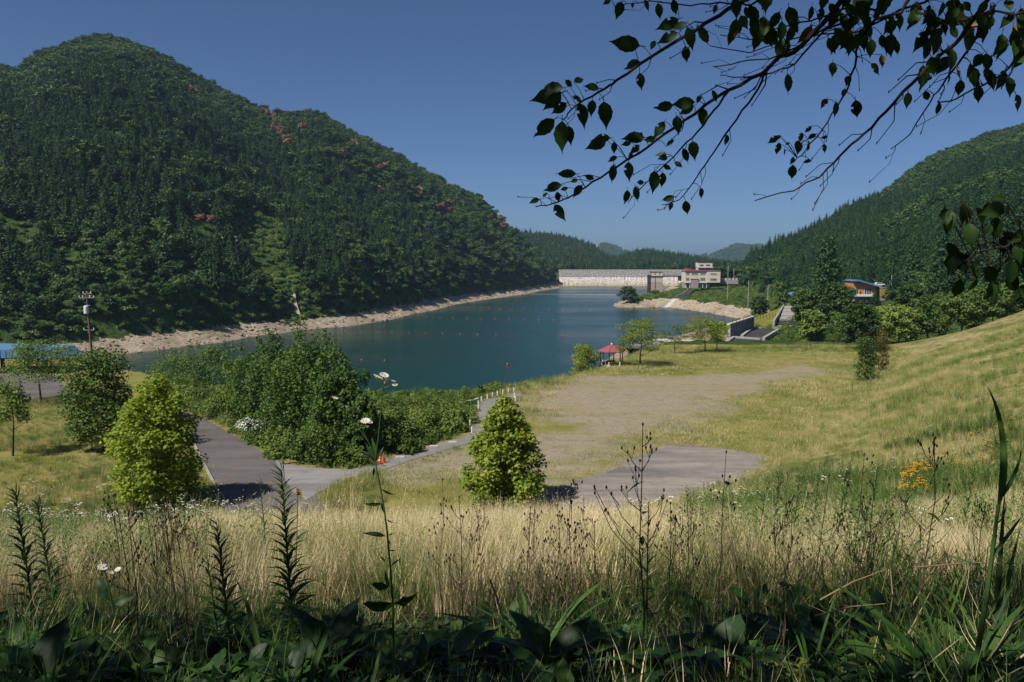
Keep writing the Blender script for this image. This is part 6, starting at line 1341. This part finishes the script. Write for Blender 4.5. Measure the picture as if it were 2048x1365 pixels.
# asters and dry stems: branching, with seed heads
def dry_stem(u, vt, y, lab, seed, mat='drystem', heads=10, spread=.35, group=None, name='dry_weed', r=.0028, leaves=0):
    r_ = random.Random(seed); g = gnd(u, y); top = Vector(at_y(u+r_.uniform(-14, 14), vt, y))-g; e = empty(name, g, 0, lab, 'wild plant', group); m = MB(); K = [Vector((0, 0, -.02))]+[top*t+Vector((r_.uniform(-1, 1), r_.uniform(-1, 1), 0))*.02*top.length for t in (.25, .5, .75)]+[top]; m.tube(K, [r*(1-.15*i) for i in range(5)], 5); H_ = top.length; hd = MB(); tips = [top]
    for i in range(heads):
        t = r_.uniform(.35, .95); p = K[0].lerp(top, t); a = r_.uniform(0, 2*PI); L = H_*spread*(1.05-t)*r_.uniform(.5, 1)+.02; q = p+Vector((math.cos(a)*L*.7, math.sin(a)*L*.7, L*r_.uniform(.7, 1.2))); m.tube([p, p.lerp(q, .5)+Vector((math.cos(a), math.sin(a), 0))*L*.1, q], [r*.5, r*.4, r*.25], 4); tips.append(q)
        for k in range(2): w = q+Vector((r_.uniform(-1, 1), r_.uniform(-1, 1), r_.uniform(.2, 1)))*.03; m.tube([p.lerp(q, .7), w], [r*.3, r*.2], 3); tips.append(w)
    m.obj('stem', M[mat], e)
    for q in tips: hd.lathe([(.001, -.006), (.0045, 0), (.0035, .006), (.0005, .010)], 6, 0, tuple(q))
    hd.obj('seed_heads', M['drystem'], e)['kind'] = 'stuff'
    for i in range(leaves):
        t = r_.uniform(.15, .85); p = K[0].lerp(top, t); a = r_.uniform(0, 6.28); o = link('leaf', LN[1], e); orient(o, p, (math.cos(a), math.sin(a), r_.uniform(-.6, .4)), (0, 0, 1), r_.uniform(.05, .11))
    return e
dry_stem(1296, 850, 3.2, 'tall dark branching aster stem standing over the asphalt apron', 1, heads=13, spread=.42, r=.0042, leaves=9, name='aster_stem')
dry_stem(872, 960, 3.6, 'bare tan weed stalk right of the tall fleabane', 2, mat='drylight', heads=4, spread=.12, r=.0035)
dry_stem(1150, 970, 3.8, 'dark dry weed behind the dark leafy clump', 3, heads=12)
dry_stem(1460, 905, 3.4, 'thin dark leaning weed before the right end of the apron', 4, heads=5, spread=.15)
dry_stem(1865, 880, 3.2, 'tall dark branching weed before the yellow flowers', 5, heads=13, r=.0038, leaves=3)
dry_stem(1720, 910, 3.6, 'dark upright weed left of the tall branching one', 6, heads=9)
rr_ = random.Random(11)
for i in range(46):
    u = rr_.choice([rr_.uniform(900, 1460), rr_.uniform(1380, 2040), rr_.uniform(230, 420)]); y = rr_.uniform(3.2, 7.5); vt = rr_.uniform(985, 1060) if u < 1500 else rr_.uniform(935, 1050)
    dry_stem(u, vt, y, 'thin dry brown weed stem with small seed heads in the near grass', 20+i, mat=rr_.choice(['drystem', 'drystem', 'drylight']), heads=rr_.randint(5, 12), group='dry weed stems in the near grass', r=.002+.0004*y)
# coneflower before the road, near daisies
pxplant('coneflower', 4.2, 592, [([(592, 1130), (594, 1060), (595, 992)], .003)], [(592, 1080, 615, 1060), (592, 1100, 570, 1085)], 'single yellow coneflower beside the spiky plant', 'wildflower', [(596, 988, .030), (560, 985, .02)], petm='yellow')
pxplant('daisy_plant', 2.6, 215, [([(228, 1230), (218, 1180), (208, 1134)], .003), ([(218, 1180), (232, 1142)], .002)], [(222, 1200, 190, 1160, DK[0]), (226, 1210, 262, 1190, DK[0])], 'white daisies with yellow centres in the near left grass', 'wildflower', [(205, 1136, .016), (204, 1126, .011), (236, 1140, .010), (221, 1146, .010)])
# broad leaved rosettes
def rosette(u, y, n, L, mesh, lab, seed, up=.8, group=None):
    r_ = random.Random(seed); g = gnd(u, y); e = empty('leafy_weed', g, 0, lab, 'wild plant', group)
    for i in range(n):
        a = 2*PI*i/n+r_.uniform(-.4, .4); l_ = L*r_.uniform(.65, 1.15); o = link('leaf', mesh, e); orient(o, (math.cos(a)*.02, math.sin(a)*.02, .02+r_.uniform(0, .08)), (math.cos(a), math.sin(a), up*r_.uniform(.5, 1.8)), (0, 0, 1), l_)
    MB().tube([(0, 0, -.03), (0, 0, .1)], [.008, .004], 5).obj('stem', M['greenstem'], e); return e
Gd = 'broad leaved weeds in the shaded foreground'
spec = [(1110, 3.0, 9, .34, 0, 'big dark ragged leafed clump right of centre', 1.0), (1465, 3.1, 6, .20, 2, 'round leafed weed with one sunlit leaf right of centre', 1.2), (640, 3.1, 8, .24, 0, 'upright broad leafed weed below the spiky plants', 1.3), (690, 3.2, 7, .24, 0, 'upright broad leafed weed left of the fleabane foot', 1.3), (790, 3.0, 8, .22, 0, 'broad leafed rosette at the foot of the tall fleabane', .6), (885, 3.0, 7, .2, 0, 'dark rosette between fleabane and ragged clump', .7), (440, 3.2, 7, .22, 1, 'long leafed weed under the left spiky plant', 1.0), (1240, 3.0, 8, .26, 0, 'arching broad leafed weed right of the ragged clump', .8), (1330, 2.9, 8, .26, 1, 'arching long leafed weed below the dark aster', .7), (20, 2.8, 8, .24, 0, 'broad leafed weed in the bottom left corner', .8), (585, 2.9, 7, .2, 1, 'reddish edged long leafed weed below the spiky plants', 1.1)]
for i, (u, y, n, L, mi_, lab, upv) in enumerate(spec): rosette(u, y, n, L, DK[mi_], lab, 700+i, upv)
rr_ = random.Random(21)
for i in range(105):
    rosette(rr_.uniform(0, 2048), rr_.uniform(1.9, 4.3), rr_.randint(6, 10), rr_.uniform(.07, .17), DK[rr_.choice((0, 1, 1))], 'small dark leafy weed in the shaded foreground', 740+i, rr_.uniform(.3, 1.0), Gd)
def leafpile(seed, u, y, L, n, lab):
    r_ = np.random.default_rng(seed); V, F = [], []; prof = [(0, .02), (.25, .17), (.5, .24), (.75, .17), (1, 0)]
    for i in range(n):
        a = i*2.4+r_.random(); el = r_.uniform(.15, 1.1); l_ = L*r_.uniform(.6, 1.2); ox_, oy_ = r_.normal(size=2)*.07; b = len(V); tw = r_.uniform(-.5, .5); h0 = r_.uniform(.0, .10)
        for t_, w in prof:
            r1 = l_*t_*math.cos(el*(1-.5*t_)); z = h0+l_*t_*math.sin(el)*(1-.45*t_)
            for s_ in (-1, 0, 1): V.append((ox_+math.cos(a)*r1-math.sin(a)*w*l_*s_, oy_+math.sin(a)*r1+math.cos(a)*w*l_*s_, z+(.22*w*l_ if s_ else 0)+tw*w*l_*s_))
        for k in range(4):
            for j in range(2): F.append((b+k*3+j, b+k*3+j+1, b+k*3+j+4, b+k*3+j+3))
    x = XU(u, y); return tag(link('ground_leaves', np_mesh('ground_leaves', np.array(V), np.array(F), M['dockleaf'], None, True), None, (x, y, hz(x, y))), lab, None, None, 'stuff')
lp = [leafpile(950+i, [350, 950, 1750][i], 2.6+i*.5, [.11, .15, .08][i], [14, 11, 18][i], 'mat of small overlapping weed leaves') for i in range(3)]
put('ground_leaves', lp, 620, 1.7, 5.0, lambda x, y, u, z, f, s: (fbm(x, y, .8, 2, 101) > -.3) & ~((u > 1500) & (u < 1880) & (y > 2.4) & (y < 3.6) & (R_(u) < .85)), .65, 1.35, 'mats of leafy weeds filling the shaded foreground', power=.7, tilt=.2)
# blade clumps
def clump(u, y, n, L, lab, seed, spread=.6, mesh=None, group=None, dirx=0):
    r_ = random.Random(seed); g = gnd(u, y); e = empty('grass_clump', g, 0, lab, 'grass', group)
    for i in range(n):
        a = 2*PI*i/n+r_.uniform(-.5, .5); o = link('leaf', mesh or r_.choice(BL), e); orient(o, (math.cos(a)*.025, math.sin(a)*.025, -.01), (math.cos(a)*spread*r_.uniform(.3, 1)+dirx, math.sin(a)*spread*r_.uniform(.2, .8), 1), (-math.cos(a), -math.sin(a)-.3, .6), L*r_.uniform(.55, 1.1))
    return e
for i, q in enumerate([(1075, 3.5, 22, .52, 'arching narrow leaved grass clump above the ragged dark leaves', .9), (505, 3.1, 6, .5, 'few broad upright green blades below the spiky plants', .25), (1490, 3.0, 5, .34, 'stiff broad blades right of the round leafed weed', .3), (560, 2.2, 16, .52, 'large dark blade clump at the bottom left of centre', .9), (700, 2.3, 12, .42, 'dark blade clump at the bottom below the fleabane', .9), (1960, 2.6, 16, .72, 'large tall blade clump near the right edge', .7), (1900, 2.1, 14, .48, 'arching blades in the lower right foreground', 1.1), (2030, 3.2, 10, .8, 'tall reed blades at the right edge', .5), (1650, 3.3, 8, .4, 'bluish upright blades before the dark weeds', .5), (1360, 2.0, 10, .3, 'low curving blades at the bottom right of centre', 1.2), (60, 2.3, 12, .36, 'green blade clump at the bottom left', .9), (290, 2.4, 10, .34, 'sunlit green blades low in the left foreground', .9), (1180, 2.2, 12, .26, 'short bright blades at the bottom centre', .8), (1420, 2.4, 12, .24, 'short yellowish blades at the bottom right of centre', .8)]):
    clump(*q[:5], 800+i, q[5])
rd_ = empty('reed', gnd(1985, 2.5), 0, 'tall dark reed stalk leaning out at the right edge', 'reed'); g = gnd(1985, 2.5)
MB().tube([Vector((0, 0, -.05)), Vector(at_y(1975, 1180, 2.5))-g, Vector(at_y(1997, 1010, 2.5))-g], [.010, .008, .005], 6).obj('stem', M['greenstem'], rd_)
for (b, t_, w) in [((1997, 1010), (2052, 745), 3), ((1999, 1000), (2080, 880), 3), ((1992, 1050), (2062, 985), 1), ((1980, 1120), (2060, 1010), 3), ((1985, 1150), (1900, 1090), 1)]: px_leaf(rd_, g, b, t_, 2.5, BL[w])
rr_ = random.Random(31)
for i in range(14): clump(rr_.uniform(0, 2048), rr_.uniform(1.9, 3.2), rr_.randint(6, 10), rr_.uniform(.16, .30), 'small clump of green blades in the shaded foreground', 830+i, 1.0, group='small blade clumps in the foreground')
# ground cover: clover, moss, fallen leaves, twigs
cl = MB()
for k in range(9):
    a0 = k*2.4; bx, by = .05*math.sqrt(k)*math.cos(a0), .05*math.sqrt(k)*math.sin(a0); h_ = .04+.02*(k % 3); cl.tube([(bx, by, 0), (bx, by, h_)], .0012, 3, 0)
    for i in range(3):
        a = a0+2*PI*i/3; c_, s_ = math.cos(a), math.sin(a); cl.add([(bx, by, h_)]+[(bx+c_*r1*.022-s_*r2*.022, by+s_*r1*.022+c_*r2*.022, h_+.003) for r1, r2 in ((.5, .42), (1, .38), (.92, 0), (1, -.38), (.5, -.42))], [(0, 1, 2, 3), (0, 3, 4, 5)], 1)
g = gnd(1700, 1.9); clo = tag(cl.obj('clover', [M['greenstem'], M['dockleaf']], None, g), 'patch of clover in the lower right corner', None, None, 'stuff')
put('clover', [clo], 520, 1.3, 3.0, lambda x, y, u, z, f, s: (fbm(x, y, .5, 2, 95) > -.1), .8, 1.5, 'clover leaves carpeting the bottom right foreground', umin=1200, umax=2200, power=.5)
put('clover', [clo], 160, 1.6, 3.0, lambda x, y, u, z, f, s: (fbm(x, y, .4, 2, 96) > .1), .8, 1.3, 'scattered clover in the bottom left foreground', umin=-50, umax=1200, power=.5)
low = tuft('low_grass', 600, 2.6, (50, .20, .005, 3, .8, 540, 3, .13), M['green'], 'low fine green grass at the bottom of the picture')
low2 = tuft('low_grass', 1400, 2.6, (46, .20, .004, 3, 1.0, 541, 3, .13), M['straw'], 'low matted dry grass at the bottom of the picture')
put('low_foreground_grass', [low, low, low, low2], 520, 1.5, 4.6, lambda x, y, u, z, f, s: (fbm(x, y, .9, 2, 97) > -.35) & ~((u > 1470) & (u < 1900) & (y > 2.3) & (y < 3.9) & (R_(u) < .8)), .6, 1.3, 'low grass covering the shaded foreground', power=.6, tilt=.25)
put('foreground_weeds', [low2, low, low], 260, 3.2, 6, lambda x, y, u, z, f, s: (u < 1450) | (u > 1900) | (y > 4.2), .8, 1.5, 'matted dry stalks at the edge of the shade', power=.5, tilt=.35)
fl = MB(); V = [(0, -.5, 0), (.3, -.1, .12), (.22, .35, .1), (0, .6, .02), (-.25, .3, .14), (-.28, -.1, .06)]; fl.add([(a*.07, b*.07, c*.07+.012) for a, b, c in V], [(0, 1, 2, 3), (0, 3, 4, 5)])
g = gnd(1560, 2.7); fa = tag(fl.obj('fallen_leaves', M['deadleaf'], None, g), 'curled brown fallen leaf on the moss', None, None, 'stuff')
put('fallen_leaves', [fa], 330, 1.5, 3.7, lambda x, y, u, z, f, s: fbm(x, y, .6, 2, 98) > -.05, .6, 1.4, 'brown leaves lying among the foreground plants', umin=1100, umax=2150, power=.4, tilt=.4)
put('fallen_leaves', [fa], 120, 1.6, 3.5, lambda x, y, u, z, f, s: u > 0, .6, 1.3, 'brown leaves scattered in the left foreground', umin=-50, umax=1200, power=.4, tilt=.4)
mc = MB(); r_ = random.Random(4)
for i in range(26): a = r_.random()*6.3; q = .2*math.sqrt(r_.random()); mc.lathe([(.03, -.02), (.026, .008), (.012, .018), (.001, .02)], 6, 0, (q*math.cos(a), q*math.sin(a)*.7, r_.uniform(-.004, .004)))
g = gnd(1640, 2.75); mo = tag(mc.obj('moss', M['moss'], None, g, True), 'cushion of yellow-green moss in the lower right', None, None, 'stuff')
put('moss', [mo], 46, 2.2, 3.4, lambda x, y, u, z, f, s: u > 0, .6, 1.3, 'yellow-green moss over the soil in the lower right', umin=1520, umax=1880, power=.3, tilt=.1)
for i, (a, b, y, lab) in enumerate([((1630, 1232), (1770, 1208), 2.7, 'pale dry twig lying across the moss'), ((1575, 1185), (1590, 1250), 2.6, 'short pale twig standing askew by the moss'), ((1640, 1200), (1770, 1140), 3.0, 'arching pale dead stalk above the moss'), ((980, 1160), (1010, 1250), 2.6, 'thin pale dead stalk crossing the dark foreground'), ((1830, 1135), (2048, 1128), 3.0, 'long straight pale dry stalk lying toward the right edge')]):
    A = Vector(at_y(*a, y)); B_ = Vector(at_y(*b, y+.1)); tag(MB().tube([(0, 0, 0), tuple((B_-A)*.5+Vector((0, 0, .012))), tuple(B_-A)], [.0035, .003, .0018], 5).obj('twig', M['drylight'], None, A), lab, 'twig')

# ---------------------------------------------------------------- haze
hm = bpy.data.materials.new('haze_air'); hm.use_nodes = True; t_ = hm.node_tree; t_.nodes.clear(); oo = t_.nodes.new('ShaderNodeOutputMaterial'); pv_ = t_.nodes.new('ShaderNodeVolumePrincipled')
pv_.inputs['Color'].default_value = (.5, .75, 1, 1); pv_.inputs['Density'].default_value = .00009; pv_.inputs['Anisotropy'].default_value = .1; t_.links.new(pv_.outputs[0], oo.inputs['Volume'])
tag(MB().box(-2600, 2600, -400, 4400, -9, 300).obj('haze', hm), 'thin blue summer haze', None, None, 'stuff')
